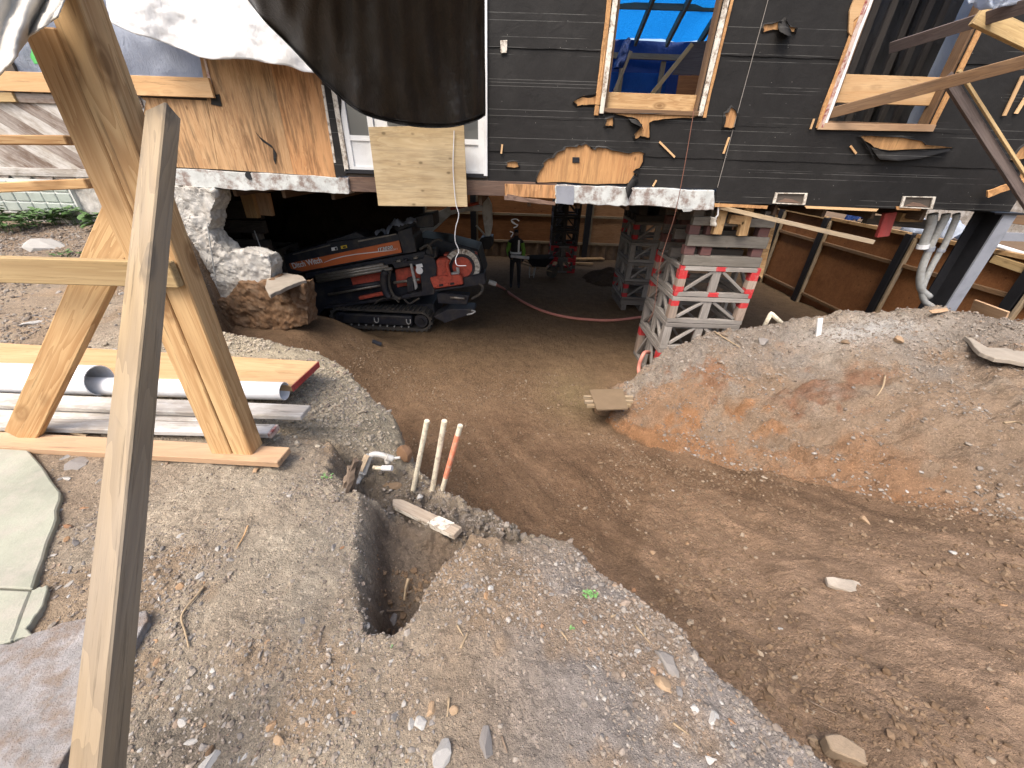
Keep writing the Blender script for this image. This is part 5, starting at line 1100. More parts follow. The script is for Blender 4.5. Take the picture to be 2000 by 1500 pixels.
# track: belt with lugs, inner frame, sprocket and idler
def track(y0, wd):
    tl, tr = KP(480, 868, MY + y0), KP(1190, 900, MY + y0); r = .235; rr = []
    d = (tr - tl).normalized(); up = Vector((-d.z, 0, d.x)); L = (tr - tl).length
    per = 2 * L + 2 * math.pi * r
    def at(s, rad):
        s %= per
        if s < L: return tl + d * s + up * rad, d, up
        s -= L
        if s < math.pi * r:
            a = s / r; n = up * math.cos(a) + d * math.sin(a); return tr + n * rad, None, n
        s -= math.pi * r
        if s < L: return tr - d * s - up * rad, -d, -up
        s -= L; a = s / r; n = -up * math.cos(a) - d * math.sin(a); return tl + n * rad, None, n
    n = 96; vs = []; fs = []
    for i in range(n):
        for rad in (r, r - .05):
            p, _, _ = at(per * i / n, rad); vs += [tuple(p), tuple(p + Vector((0, wd, 0)))]
    for i in range(n):
        a, b = 4 * i, 4 * ((i + 1) % n); fs += [(a, b, b + 1, a + 1), (a + 2, a + 3, b + 3, b + 2), (a, a + 2, b + 2, b), (a + 1, b + 1, b + 3, a + 3)]
    tk = MB().add(vs, fs).build('track_belt', mat_rubber, mach, origin=tl)
    m = MB(); N_ = 46
    for i in range(N_):
        s = per * i / N_; q = [at(s + e, rad)[0] for e, rad in ((-.028, r - .005), (.028, r - .005), (.02, r + .028), (-.02, r + .028))]
        m.prism([p + Vector((0, .0, 0)) for p in q], (0, wd, 0))
    o = m.build('track_lugs', mat_rubber, tk, origin=tl); o['kind'] = 'stuff'
    fr = MB().prism([tl + up * .10 - d * .02, tr + up * .10 - d * .2, tr - up * .12 - d * .2, tl - up * .12 - d * .02], (0, wd * .8, 0)).build('track_frame', mat_navy, mach, origin=tl, bevel=.02)
    for e, rad_ in ((tr, .15), (tl, .13)): MB().tube([e + Vector((0, .02, 0)), e + Vector((0, wd - .02, 0))], rad_, 24).build('sprocket', mat_navy, mach, origin=e); MB().tube([e + Vector((0, -.01, 0)), e + Vector((0, .05, 0))], .07, 16).build('axle_cap', mat_steel_dark, mach, origin=e)
    for s in (.45, .85): 
        q = tl.lerp(tr, s) ; MB().tube(curve_pts([q + up * .05 - d * .045 + Vector((0, -.02, 0)), q - up * .03 - d * .04 + Vector((0, -.03, 0)), q - up * .06 + Vector((0, -.03, 0)), q - up * .03 + d * .04 + Vector((0, -.03, 0)), q + up * .05 + d * .045 + Vector((0, -.02, 0))], 4), .012, 6).build('lifting_loop', mat_galv, fr, origin=q)
    for k in range(9):
        q = tl.lerp(tr, .12 + k * .09) - up * .15 + Vector((0, .0, 0)); MB().tube([q, q + Vector((0, .03, 0))], .018, 8).build('bolt', mat_galv, fr, origin=q)
track(0.0, .36); track(1.15, .36)
o = gsheet('crumpled_sheet', lambda u, v: tuple(KP(780 + 370 * u, 125 - 110 * u + 30 * (v - .5), MY + .1 + .6 * v) + Vector((0, 0, .07 * math.sin(3.14 * v) + .02 * math.sin(u * 17)))), 30, 14, mat_grey_sheet, None, 17, .16, .22, normal=(0, -.3, 1)); tag(o, 'crumpled grey plastic sheet lying on top of the drilling machine', 'plastic sheet')

# ================================================================== MINI EXCAVATOR behind it
mat_ex_white = plain('excavator_white', (.6, .61, .61), .5, var=.15, dirt=(.15, .12, .09), dirt_amt=.5)
EY = 11.2
ex = thing('excavator', 'small white excavator with its arm raised behind the drilling machine', 'excavator', (-2.6, EY + .6, -2.0))
def ep(name, pts, y0, d, mat, bevel=.015): 
    P = [PY(a, b, EY + y0) for a, b in pts]; return MB().prism(P, (0, d, 0)).build(name, mat, ex, origin=P[0], bevel=bevel)
ep('boom', [(800, 462), (848, 418), (880, 402), (940, 402), (947, 412), (910, 413), (880, 420), (850, 448), (812, 480)], 0, .22, mat_ex_white)
ep('stick', [(945, 388), (953, 385), (960, 400), (962, 440), (957, 464), (949, 464), (945, 440), (941, 408)], .02, .18, mat_ex_white)
ep('bucket', [(940, 464), (962, 462), (963, 478), (955, 488), (942, 486), (934, 474)], -.1, .45, mat_steel_dark)
MB().tube([PY(930, 440, EY + .05), PY(948, 460, EY + .05)], .03, 8).build('ram', mat_rod, ex, origin=PY(930, 440, EY)); MB().tube([PY(880, 408, EY - .02), PY(938, 396, EY - .02)], .04, 8).build('ram', mat_m_red, ex, origin=PY(880, 408, EY))
MB().box((-3.6, EY + .1, -1.5), (-2.1, EY + 1.3, -.9)).build('body', mat_navy, ex, origin=(-2.9, EY + .6, -1.2), bevel=.06)
MB().box((-3.2, EY + .4, -.9), (-2.6, EY + 1.1, -.1)).build('cab', mat_navy, ex, origin=(-2.8, EY + .6, -.4), bevel=.05)
for dy in (0, 1.0): MB().box((-3.7, EY + .05 + dy, -2.03), (-2.0, EY + .35 + dy, -1.6)).build('track', mat_rubber, ex, origin=(-2.9, EY + .2 + dy, -1.8), bevel=.12)

# ================================================================== WORKER
mat_skin = plain('skin', (.20, .115, .075), .6, var=.1, bumps=0); mat_trousers = plain('dark_trousers', (.022, .022, .026), .85, var=.3); mat_green_sleeve = plain('green_sleeve', (.17, .34, .05), .8, var=.15)
mat_vest = plain('black_vest', (.02, .02, .022), .8, var=.3); mat_reflect = plain('reflective_band', (.85, .86, .86), .35, var=.03, bumps=0); mat_hair = plain('dark_cap', (.012, .012, .012), .8)
def skin(name, verts, edges, radii, mat, loc, root=0, parent=None, sub=2):
    me = bpy.data.meshes.new(name); me.from_pydata(verts, edges, []); me.materials.append(mat)
    o = bpy.data.objects.new(name, me); reg(o, Matrix.Translation(Vector(loc)), parent)
    bm = bmesh.new(); bm.from_mesh(me); bm.verts.layers.skin.verify(); bm.to_mesh(me); bm.free()
    for i, r in enumerate(radii):
        rr = r if isinstance(r, tuple) else (r, r); me.skin_vertices[0].data[i].radius = rr
    me.skin_vertices[0].data[root].use_root = True
    o.modifiers.new('skin', 'SKIN').use_smooth_shade = True; s = o.modifiers.new('sub', 'SUBSURF'); s.levels = sub; s.render_levels = sub
    return o
PL_ = PZ(1005, 560, -2.05); px0, py0, pz0 = PL_.x, PL_.y, gz(PL_.x, PL_.y)
bv = [(0, 0, .95), (0, 0, 1.12), (0, -.01, 1.32), (0, 0, 1.48), (0, -.01, 1.57), (0, -.03, 1.66), (0, -.03, 1.76),
      (-.10, 0, .88), (-.11, -.02, .50), (-.12, .02, .09), (-.12, -.15, .05), (.10, 0, .88), (.12, -.03, .50), (.13, .02, .09), (.14, -.15, .05),
      (-.19, 0, 1.43), (-.25, .01, 1.16), (-.17, -.14, .98), (-.11, -.2, .95), (.19, 0, 1.43), (.27, .02, 1.15), (.23, -.06, .91), (.20, -.1, .84)]
be = [(0, 1), (1, 2), (2, 3), (3, 4), (4, 5), (5, 6), (0, 7), (7, 8), (8, 9), (9, 10), (0, 11), (11, 12), (12, 13), (13, 14), (3, 15), (15, 16), (16, 17), (17, 18), (3, 19), (19, 20), (20, 21), (21, 22)]
br = [(.15, .11), (.145, .10), (.17, .115), (.15, .10), .055, (.075, .09), (.075, .09), .09, .065, .045, .04, .09, .065, .045, .04, .065, .05, .04, .03, .065, .05, .04, .03]
pr = skin('person', bv, be, br, mat_trousers, (px0, py0, pz0)); tag(pr, 'worker in dark vest with white reflective bands and green sleeves, standing by the wheelbarrow', 'person')
def ch(name, vs, es, rs, mat, sub=2): return skin(name, vs, es, rs, mat, (px0, py0, pz0), 0, pr, sub)
ch('vest', [(0, 0, 1.0), (0, 0, 1.15), (0, -.01, 1.33), (0, 0, 1.47)], [(0, 1), (1, 2), (2, 3)], [(.165, .125), (.165, .12), (.185, .13), (.155, .115)], mat_vest)
for s in (-1, 1): ch('sleeve', [(s * .17, 0, 1.45), (s * .255, .015, 1.16), ((s * .20) if s < 0 else .24, -.10 if s < 0 else -.04, 1.0 if s < 0 else .96)], [(0, 1), (1, 2)], [.078, .062, .05], mat_green_sleeve)
ch('head', [(0, -.02, 1.58), (0, -.035, 1.66), (0, -.03, 1.75)], [(0, 1), (1, 2)], [(.05, .05), (.078, .092), (.07, .085)], mat_skin)
ch('cap', [(0, -.02, 1.715), (0, -.02, 1.785)], [(0, 1)], [(.088, .102), (.07, .085)], mat_hair); ch('nose', [(0, -.125, 1.67), (0, -.135, 1.655)], [(0, 1)], [.012, .012], mat_skin, 1)
for s in (-1, 1):
    ch('hand', [((-.13, -.18, .96) if s < 0 else (.215, -.08, .88)), ((-.09, -.22, .95) if s < 0 else (.20, -.11, .80))], [(0, 1)], [(.035, .02), (.03, .018)], mat_skin)
m = MB(); m.box((px0 + .06, py0 - .142, pz0 + 1.12), (px0 + .115, py0 - .128, pz0 + 1.5)); m.build('reflective_band', mat_reflect, pr, origin=(px0, py0, pz0))
m = MB(); n = 20
for k in range(n):
    a, b = 2 * math.pi * k / n, 2 * math.pi * (k + 1) / n
    p = [Vector((px0 + .178 * math.cos(t), py0 + .134 * math.sin(t), pz0 + z)) for t, z in ((a, 1.08), (b, 1.08), (b, 1.14), (a, 1.14))]; m.add(p, [(0, 1, 2, 3)])
m.build('reflective_band', mat_reflect, pr, origin=(px0, py0, pz0))
tag(MB().tube([PY(998, 500, py0 - .32), PY(1033, 504, py0 - .2)], .045, 12).build('white_tube', mat_pvc, smooth=True), 'short white tube held level in front of the worker', 'tube')
# wheelbarrow, dirt pile, boards, at the far end
wb = PZ(1050, 540, -2.08); wz = gz(wb.x, wb.y)
wbr = thing('wheelbarrow', 'dark wheelbarrow standing between the worker and the far crib tower', 'wheelbarrow', (wb.x, wb.y, wz))
m = MB(); m.add([(wb.x - .22, wb.y - .25, wz + .42), (wb.x + .25, wb.y - .25, wz + .42), (wb.x + .25, wb.y + .25, wz + .42), (wb.x - .22, wb.y + .25, wz + .42), (wb.x - .42, wb.y - .34, wz + .68), (wb.x + .5, wb.y - .34, wz + .74), (wb.x + .5, wb.y + .34, wz + .74), (wb.x - .42, wb.y + .34, wz + .68)], [(0, 1, 2, 3), (0, 4, 5, 1), (1, 5, 6, 2), (2, 6, 7, 3), (3, 7, 4, 0)])
o = m.build('tray', mat_steel_dark, wbr, origin=(wb.x, wb.y, wz + .5)); o.modifiers.new('s', 'SOLIDIFY').thickness = .01
for s in (-1, 1): MB().tube([(wb.x + .5, wb.y + s * .06, wz + .22), (wb.x - .2, wb.y + s * .2, wz + .4), (wb.x - .85, wb.y + s * .28, wz + .6)], .02, 8).build('handle', mat_lumber_pt, wbr, origin=(wb.x, wb.y, wz)); MB().tube([(wb.x - .1, wb.y + s * .2, wz + .4), (wb.x - .16, wb.y + s * .22, wz), (wb.x - .3, wb.y + s * .22, wz), (wb.x - .3, wb.y + s * .22, wz + .42)], .015, 6).build('leg', mat_galv, wbr, origin=(wb.x, wb.y, wz))
MB().tube([(wb.x + .5, wb.y - .05, wz + .2), (wb.x + .5, wb.y + .05, wz + .2)], .2, 20).build('wheel', mat_rubber, wbr, origin=(wb.x + .5, wb.y, wz + .2))
def heap(name, px, py, z, rx, ry, h, mat, label, cat, seed):
    c = PZ(px, py, z); n = 40; vs = []; g = np.linspace(-1, 1, n); Xg, Yg = np.meshgrid(g, g); r = np.hypot(Xg, Yg) + fbm(Xg + seed, Yg, .6, 3, seed) * .35
    hz = h * np.clip(1 - r, 0, 1) ** .8 + fbm(Xg * 3, Yg * 3 + seed, .5, 4, seed) * .06 * (r < 1) - .05
    id_ = np.arange(n * n).reshape(n, n); F = np.stack([id_[:-1, :-1], id_[:-1, 1:], id_[1:, 1:], id_[1:, :-1]], -1).reshape(-1, 4)
    gzz = terrain(c.x + Xg.ravel() * rx, c.y + Yg.ravel() * ry)[0]
    o = np_mesh(name, np.c_[c.x + Xg.ravel() * rx, c.y + Yg.ravel() * ry, hz.ravel() + gzz], F, mat, 4, np.tile([.085, .055, .033], (n * n, 1))); reg(o, Matrix.Identity(4)); return tag(o, label, cat)
heap('dirt_pile', 1190, 545, -2.05, 1.0, .9, .5, mat_pit, 'low pile of dark soil beside the middle crib tower', 'dirt pile', 3)
for a, b, w, lab in (((1118, 506), (1178, 505), .3, 'pale plank lying on the ground by the far steel pile'), ((1118, 514), (1158, 515), .12, 'thin pale board lying in front of the pale plank at the far end'), ((960, 494), (1035, 498), .2, 'dusty plank lying behind the worker along the far wall')):
    p, q = PZ(*a, -2.0), PZ(*b, -2.0); board('plank', p, q, w, .06, mat_lumber, label=lab, cat='plank')
# hose from the machine along the floor to the near crib
def onfloor(pts, dz): 
    out = []
    for a, b in pts:
        h = ground_hit(a, b); out.append(h + Vector((0, 0, dz)))
    return out
hp = onfloor([(985, 567), (1000, 579), (1025, 594), (1060, 610), (1100, 621), (1150, 627), (1200, 628), (1262, 621)], .035)
hp = [KP(1840, 560, 8.6)] + hp + [hp[-1] + Vector((.9, .1, 0))]
hz = thing('hose', 'long pink rubber hose running from the machine across the dirt to the near crib', 'hose', hp[0])
MB().tube(curve_pts(hp, 8), .036, 10).build('hose_body', mat_hose, hz, origin=hp[0], smooth=True)
MB().tube([hp[0] + Vector((-.12, 0, .03)), hp[0] + Vector((.05, 0, -.02))], .055, 10).build('coupling', mat_galv, hz, origin=hp[0])
c0 = (CX - .05, CY + .15)
tag(MB().tube(curve_pts([Vector((CX + .1, CY + .6, -1.6)), PY(1258, 690, CY - .02), PY(1248, 715, CY - .1), PY(1250, 735, CY - .22), PY(1262, 752, CY - .35), PY(1275, 760, CY - .4)], 8), .034, 10).build('hose', mat_hose, smooth=True), 'pink hose loop coming out at the foot of the near crib', 'hose')
tag(MB().tube([PY(742, 668, 6.3) * 0 + ground_hit(731, 672) + Vector((-.05, .04, .03)), ground_hit(744, 676) + Vector((0, 0, .03))], .05, 10).build('pipe_stub', mat_navy), 'small dark pipe stub lying on the dirt in front of the machine', 'pipe')
# cords
tag(MB().tube(curve_pts([PY(1356, 212, 5.93), PY(1336, 330, 5.88), PY(1318, 420, 5.9), PY(1302, 470, 6.0), PY(1288, 520, 6.0), PY(1278, 600, 6.0), PY(1266, 630, 6.0)], 6), .005, 5).build('cord', mat_rust_cord), 'thin orange cord hanging from the blue window down past the near crib', 'cord')
tag(MB().tube(curve_pts([PY(887, 255, 5.78), PY(885, 330, 5.78), PY(890, 395, 5.77), PY(896, 420, 5.8), PY(890, 445, 5.85), PY(889, 470, 5.9), PY(896, 490, 5.95), PY(890, 505, 6.0), PY(893, 518, 6.0), PY(910, 519, 6.1)], 6), .0065, 6).build('cord', mat_pvc), 'white extension cord dangling from the plywood sheet in front of the machine', 'cord')
tag(gsheet('rag', lambda u, v: tuple(PY(1388 + 14 * u, 424 + 18 * v, 6.05) + Vector((0, .05 * math.sin(u * 9), 0))), 8, 8, mat_cream_sheet, None, 19, .05, .05), 'pale frayed rag hanging on a string at the near crib', 'rag')
tag(MB().tube([PY(1404, 395, 6.02), PY(1402, 420, 6.03), PY(1396, 428, 6.05)], .012, 6).build('cord', mat_pvc), 'short white string hanging above the yellow blocks of the crib', 'cord')
# cover over a floor pit
cp = ground_hit(1187, 783); t = thing('pit_cover', 'dusty square board laid on sticks over a dark hole in the dirt', 'cover', cp)
for (a, b) in (((1140, 776), (1236, 776)), ((1142, 785), (1236, 784)), ((1146, 793), (1232, 792))): board('stick', PZ(*a, cp.z + .03), PZ(*b, cp.z + .03), .045, .045, mat_lumber_pt, parent=t)
q = [PZ(a, b, cp.z + .07) for a, b in ((1151, 761), (1217, 759), (1226, 798), (1166, 800))]; MB().prism(q, (0, 0, -.018)).build('board', plain('dusty_board', (.17, .12, .072), .9, var=.2), t, origin=cp)
# ================================================================== SHEETS
def px_interp(pts, u):
    t = u * (len(pts) - 1); i = min(int(t), len(pts) - 2); f = t - i
    p0, p1, p2, p3 = pts[max(i - 1, 0)], pts[i], pts[i + 1], pts[min(i + 2, len(pts) - 1)]
    return tuple(.5 * (2 * b + (c - a) * f + (2 * a - 5 * b + 4 * c - d) * f * f + (3 * b - a - 3 * c + d) * f ** 3) for a, b, c, d in zip(p0, p1, p2, p3))
def drape(T, B, Yf, nu, nv, mat, name, label, cat, seed, amp=.04, sc=.35, normal=(0, -1, .2)):
    def f(u, v):
        a, b = px_interp(T, u), px_interp(B, u); x, y = a[0] + (b[0] - a[0]) * v, a[1] + (b[1] - a[1]) * v; return tuple(PY(x, y, Yf(u, v)))
    o = gsheet(name, f, nu, nv, mat, None, seed, amp, sc, thick=.004, normal=normal); return tag(o, label, cat)
def fold(u, v): return .05 * math.sin(u * 15 + v * 4) * (.3 + v) + .03 * math.sin(u * 37 - v * 6) * v + .022 * math.sin(u * 70 + 5 * v)
drape([(440, -90), (560, -95), (680, -98), (800, -100), (946, -100)], [(478, -10), (515, 38), (566, 88), (640, 165), (700, 212), (760, 232), (820, 242), (880, 243), (925, 233), (948, 222)], lambda u, v: 4.5 + .9 * v + .25 * u + fold(u, v), 150, 90, mat_black_sheet, 'black_sheet', 'big black plastic sheet hanging in a curve over the door', 'plastic sheet', 21, .035, .6)
drape([(474, -14), (513, 34), (564, 84), (638, 161), (698, 208), (758, 229), (818, 238), (880, 239), (925, 228), (947, 217)], [(478, -9), (515, 40), (566, 91), (641, 170), (701, 219), (761, 239), (821, 249), (881, 249), (926, 238), (948, 226)], lambda u, v: 5.37 + .25 * u + fold(u, 1) + .05 * math.sin(v * 3.1), 120, 6, mat_black_sheet, 'sheet_hem', 'thick rolled hem along the lower edge of the black plastic sheet', 'plastic sheet', 22, .0)
drape([(180, -120), (300, -130), (420, -140), (520, -150), (600, -150)], [(222, 48), (262, 66), (300, 76), (345, 92), (390, 111), (430, 117), (480, 115), (520, 122), (560, 128), (590, 139), (612, 141)], lambda u, v: 5.85 - .3 * v + .03 * math.sin(u * 11 + v * 5) + .015 * math.sin(u * 31) * v, 110, 60, mat_white_sheet, 'white_sheet', 'white plastic sheet draped across the top behind the timber posts', 'plastic sheet', 23, .05, .35)
drape([(-60, -60), (0, -70), (60, -70), (120, -70), (150, -70)], [(-60, 240), (-10, 165), (28, 120), (52, 80), (80, 58), (116, 34)], lambda u, v: 1.66 - .05 * math.sin(u * 6) + .02 * math.sin(u * 17 + v * 4) - .12 * v, 50, 40, mat_cream_sheet, 'cream_sheet', 'cream cloth sheet folded over the top of the timber posts', 'sheet', 24, .012, .12)
drape([(1905, -40), (1940, -40), (2040, -40)], [(1890, 8), (1925, 20), (1960, 12), (2040, -5)], lambda u, v: 5.2 - .2 * u + .04 * math.sin(u * 12), 30, 14, mat_film, 'plastic_film', 'crinkled clear plastic film lying over the upper right board', 'plastic film', 25, .08, .15)
# ================================================================== TIMBER BRACING, RIGHT
def brace2(a, ya, b, yb, w, t, mat, label, up=(0, 1, 0), **k): return board('brace', PY(*a, ya), PY(*b, yb), w, t, mat, up=up, label=label, cat='brace', group='timber braces by the right window', **k)
brace2((1740, 93), 6.35, (2030, 3), 4.9, .115, .045, mat_purple_wood, 'dusty purple brace entering the right window from the upper right')
brace2((1618, 222), 6.02, (2030, 113), 4.9, .115, .045, mat_brown_wood, 'brown brace running from the lower corner of the right window')
brace2((1848, 150), 5.72, (2030, 432), 5.35, .10, .05, mat_purple_wood, 'steep purple brace crossing the corner of the right window', cutp=.6)
p, q = PY(1857, 144, 5.66), PY(2039, 426, 5.29); board('lath', p + Vector((.07, -.0, .03)), q + Vector((.07, 0, .03)), .03, .035, mat_lumber_pale, up=(0, 1, 0), label='pale narrow lath fixed along the steep purple brace', cat='lath')
brace2((1908, 30), 5.35, (2030, 88), 5.2, .15, .06, mat_lumber_pale, 'short pale board under the plastic film at the upper right')
for a, b, mt_ in (((1925, 376), (1998, 352), mat_ply_torn), ((1955, 300), (2010, 250), mat_ply_torn)): pass
board('splinter_board', PY(1928, 379, 5.9), PY(2010, 352, 5.85), .09, .03, mat_ply_torn, up=(0, 1, 0), label='broken light board end sticking out at the lower right wall corner', cat='board', rough=.008, nseg=6)
board('timber', PY(1940, 420, 6.4), PY(2030, 434, 6.4), .14, .05, mat_brown_wood, up=(0, 1, 0), label='brown timber running right from above the steel column', cat='timber')
# ================================================================== TIMBER FRAME, LEFT
FG = 'timber frame at the left'
board('post', (-1.563, 1.755, .045), (-1.512, 1.755, 2.7), .115, .11, mat_lumber, up=(0, 1, 0), bevel=.006, label='thick new timber post of the frame, the one with the leaning stud against it', cat='post', group=FG)
board('post', (-1.687, 1.735, .045), (-1.643, 1.735, 1.93), .118, .07, mat_lumber, up=(0, 1, 0), bevel=.005, label='shorter timber post nailed to the left side of the thick post', cat='post', group=FG)
board('brace', PY(44, 852, 1.80) , PY(246, 420, 1.84), .155, .045, mat_lumber, up=(0, 1, 0), bevel=.005, label='wide diagonal brace of the frame rising from the base board', cat='brace', group=FG, cutp=-.0)
def rail(a, b, y, w, t, lab, mat=mat_lumber_pale, **k): return board('rail', PY(*a, y), PY(*b, y), w, t, mat, up=(0, 1, 0), bevel=.004, label=lab, cat='rail', group=FG, **k)
rail((-60, 524), (345, 536), 1.675, .112, .038, 'wide pale rail nailed level across the brace and posts', mat_lumber_pale)
board('rail_block', PY(330, 508, 1.74), PY(358, 562, 1.74), .06, .04, mat_crib_dark, up=(0, 1, 0), bevel=.003, label='dark block end nailed at the right end of the wide rail', cat='block')
rail((-60, 273), (140, 274), 1.80, .034, .05, 'upper of the two thin rails running left from the posts', mat_lumber)
rail((-60, 369), (178, 358), 1.80, .038, .05, 'lower of the two thin rails running left from the posts', mat_lumber)
ax_ = Vector((-.405, 1.43, 1.355)).normalized(); p0 = Vector((-.955, .32, .335)) - ax_ * .49; p1 = Vector((-.955, .32, .335)) + ax_ * 2.02
sidev = ax_.cross(Vector((0, 0, 1))).normalized(); upv = sidev.cross(ax_); vv = EYE - (p0 + p1) / 2; vv = (vv - ax_ * vv.dot(ax_)).normalized(); upd = Matrix.Rotation(math.radians(47), 3, ax_) @ vv
board('leaning_stud', p0, p1, .074, .074, mat_lumber_pt, up=upd, bevel=.005, label='weathered square stud leaning from the foreground against the thick post', cat='stud', cutq=.5)
board('base_board', PZ(-80, 858, .03) + Vector((0, 0, 0)), PZ(556, 893, .03), .135, .042, mat_base_board, bevel=.004, label='base board on the ground under the posts and the brace', cat='board', group=FG)
# ================================================================== STACK OF BOARDS AND PIPES
def lay(name, a, b, z, w, t, mat, lab, cat='board', **k): return board(name, PZ(*a, z), PZ(*b, z), w, t, mat, bevel=.005, label=lab, cat=cat, group='boards and pipes lying behind the frame', **k)
lay('plank', (-160, 688), (598, 734), .075, .40, .05, mat_plank, 'widest new plank with a red end, behind the white pipes', 'plank')
p, q = PZ(598, 734, .075), PZ(-160, 688, .075); d = (p - q).normalized(); sd_ = Vector((0, 0, 1)).cross(d)
MB().prism([p + d * .001 + sd_ * .2 + Vector((0, 0, .024)), p + d * .001 - sd_ * .2 + Vector((0, 0, .024)), p + d * .001 - sd_ * .2 - Vector((0, 0, .024)), p + d * .001 + sd_ * .2 - Vector((0, 0, .024))], d * .004).build('painted_end', mat_red_paint, [o for o in COL.objects if o.name.startswith('plank') and o.get('label', '').startswith('widest')][0], origin=p)
a, b = PZ(195, 743, .135), PZ(-200, 733, .135)
tag(MB().pipe(a, b, .108, .007, 36).build('pvc_pipe', mat_pvc, origin=a, smooth=False), 'large white plastic pipe with an open end behind the brace', 'pipe', 'boards and pipes lying behind the frame'); smooth_by_angle(COL.objects[-1] if False else bpy.data.objects['pvc_pipe'], 40)
a, b = PZ(556, 764, .085), PZ(-150, 745, .06)
o = tag(MB().pipe(a, b, .066, .005, 32).build('pvc_pipe', mat_pvc, origin=a), 'smaller white plastic pipe ending right of the posts', 'pipe', 'boards and pipes lying behind the frame'); smooth_by_angle(o, 40)
lay('board', (-160, 776), (598, 806), .07, .14, .035, mat_grey_board, 'weathered white board with a pale cut end, longest of the grey boards', rough=.002, nseg=5)
lay('board', (-160, 806), (470, 818), .025, .10, .03, mat_grey_board, 'thin weathered board between the two thicker grey boards', rough=.002, nseg=5)
lay('board', (-160, 824), (532, 842), .055, .10, .038, mat_grey_board, 'weathered board with a red stained end just behind the base board', rough=.002, nseg=5)
p = PZ(536, 842, .055); MB().box((p.x - .012, p.y - .05, p.z - .018), (p.x + .006, p.y + .045, p.z + .018)).build('painted_end', mat_red_peel, [o for o in COL.objects if o.get('label', '').startswith('weathered board with a red')][0], origin=p)
tag(MB().tube(curve_pts([PZ(85, 822, .03), PZ(110, 830, .05), PZ(140, 845, .03), PZ(170, 852, .02)], 6), .009, 7).build('rope', mat_root), 'short piece of brown rope between the grey boards and the base board', 'rope')
# ================================================================== FLAGSTONES
def flagstone(pts, z, t, mat, lab, seed):
    P = [PZ(a, b, z) for a, b in ragged(pts, 2.5, 4, seed)]; c = sum(P, Vector()) / len(P); o = MB().prism(P, (0, 0, -t)).build('flagstone', mat, origin=c, bevel=.006); return tag(o, lab, 'flagstone', 'flagstones by the camera')
flagstone([(-260, 860), (48, 872), (118, 960), (104, 1030), (62, 1150), (-260, 1140)], .035, .05, mat_flag_green, 'large pale green flagstone at the left edge beside the base board', 1)
flagstone([(-260, 1143), (60, 1153), (22, 1250), (-40, 1275), (-260, 1260)], .035, .05, mat_flag_green, 'smaller pale green flagstone below the crack, above the purple slate', 2)
flagstone([(62, 1152), (92, 1142), (84, 1180), (50, 1228), (64, 1238), (24, 1252)], .03, .04, mat_flag_green, 'narrow broken strip of green flagstone between the slabs and the gravel', 3)
flagstone([(-260, 1250), (20, 1258), (120, 1215), (285, 1192), (288, 1210), (255, 1260), (215, 1330), (130, 1470), (80, 1560), (-260, 1580)], .03, .05, mat_flag_purple, 'big purple grey slate slab under the leaning stud at the lower left', 4)
# ================================================================== PIPE STUBS, CONDUIT BODY, STAKE
def stub(b, t, yb, yt, r, mat, lab, paint=None):
    P, Q = ground_hit(*b), None; P.z -= .08; Q = PY(*t, yt if yt else P.y)
    g = thing('pipe_stub', lab, 'pipe', P, 'three plastic pipe stubs in the ground'); d = (Q - P)
    MB().tube([P, Q], r, 14).build('pipe', mat, g, origin=P, smooth=False)
    if paint: a, c = P.lerp(Q, .28), P.lerp(Q, .88); MB().tube([a, c], r + .0012, 14).build('painted_band', paint, g, origin=a)
    MB().tube([Q, Q + d.normalized() * .004], r * .82, 14).build('bore', mat_pvc_dirty, g, origin=Q)
    for o in g.children: smooth_by_angle(o, 40)
stub((803, 955), (834, 822), 0, None, .0175, mat_pvc_dirty, 'muddy white pipe stub, leftmost of the three pipes in the ground')
stub((840, 960), (868, 822), 0, None, .0185, mat_pvc_dirty, 'clean white pipe stub in the middle of the three pipes')
stub((860, 956), (899, 831), 0, None, .0175, mat_pvc_dirty, 'pipe stub with orange paint, rightmost of the three pipes', mat_orange_paint)
def PQ(x, y): return (630 + x / 6.667, 860 + y / 6.667)
lc = ground_hit(*PQ(500, 560)); cb = thing('conduit_fitting', 'grey metal conduit elbow with rusty cover and white plastic cap in the dug soil', 'conduit', lc)
yb = lc.y + .02
def Q2(x, y, dy=0): return PY(*PQ(x, y), yb + dy)
MB().tube([Q2(350, 740, -.12), Q2(500, 470, 0)], .0165, 14).build('pipe', mat_grey_metal, cb, origin=lc, smooth=True)
MB().tube([Q2(480, 500, 0), Q2(520, 430, .01)], .022, 14).build('collar', mat_grey_metal, cb, origin=lc)
m = MB(); m.beam(Q2(520, 440, .0), Q2(610, 190, .06), .052, .05, up=(.3, -.6, .7)); m.build('box', mat_grey_metal, cb, origin=lc, bevel=.008)
m = MB(); m.beam(Q2(490, 400, -.028), Q2(580, 190, .03), .038, .006, up=(.1, -.7, .7)); m.build('cover', plain('rusty_cover', (.44, .34, .23), .8, var=.5, scale=20), cb, origin=lc, bevel=.002)
MB().tube(curve_pts([Q2(620, 200, .05), Q2(680, 180, .06), Q2(760, 190, .06), Q2(830, 220, .06), Q2(850, 300, .05)], 5), .021, 14).build('elbow', mat_grey_metal, cb, origin=lc, smooth=True)
MB().tube([Q2(830, 215, .05), Q2(910, 240, .06)], .024, 14).build('collar', mat_grey_metal, cb, origin=lc); MB().tube([Q2(900, 235, .06), Q2(1010, 225, .07)], .009, 10).build('rod', mat_grey_metal, cb, origin=lc)
MB().tube([Q2(660, 355, .0), Q2(790, 365, -.01)], .015, 14).build('pvc_piece', mat_pvc_dirty, cb, origin=lc, smooth=True); MB().tube([Q2(780, 362, -.01), Q2(905, 362, -.02)], .0195, 16).build('pvc_cap', mat_pvc, cb, origin=lc)
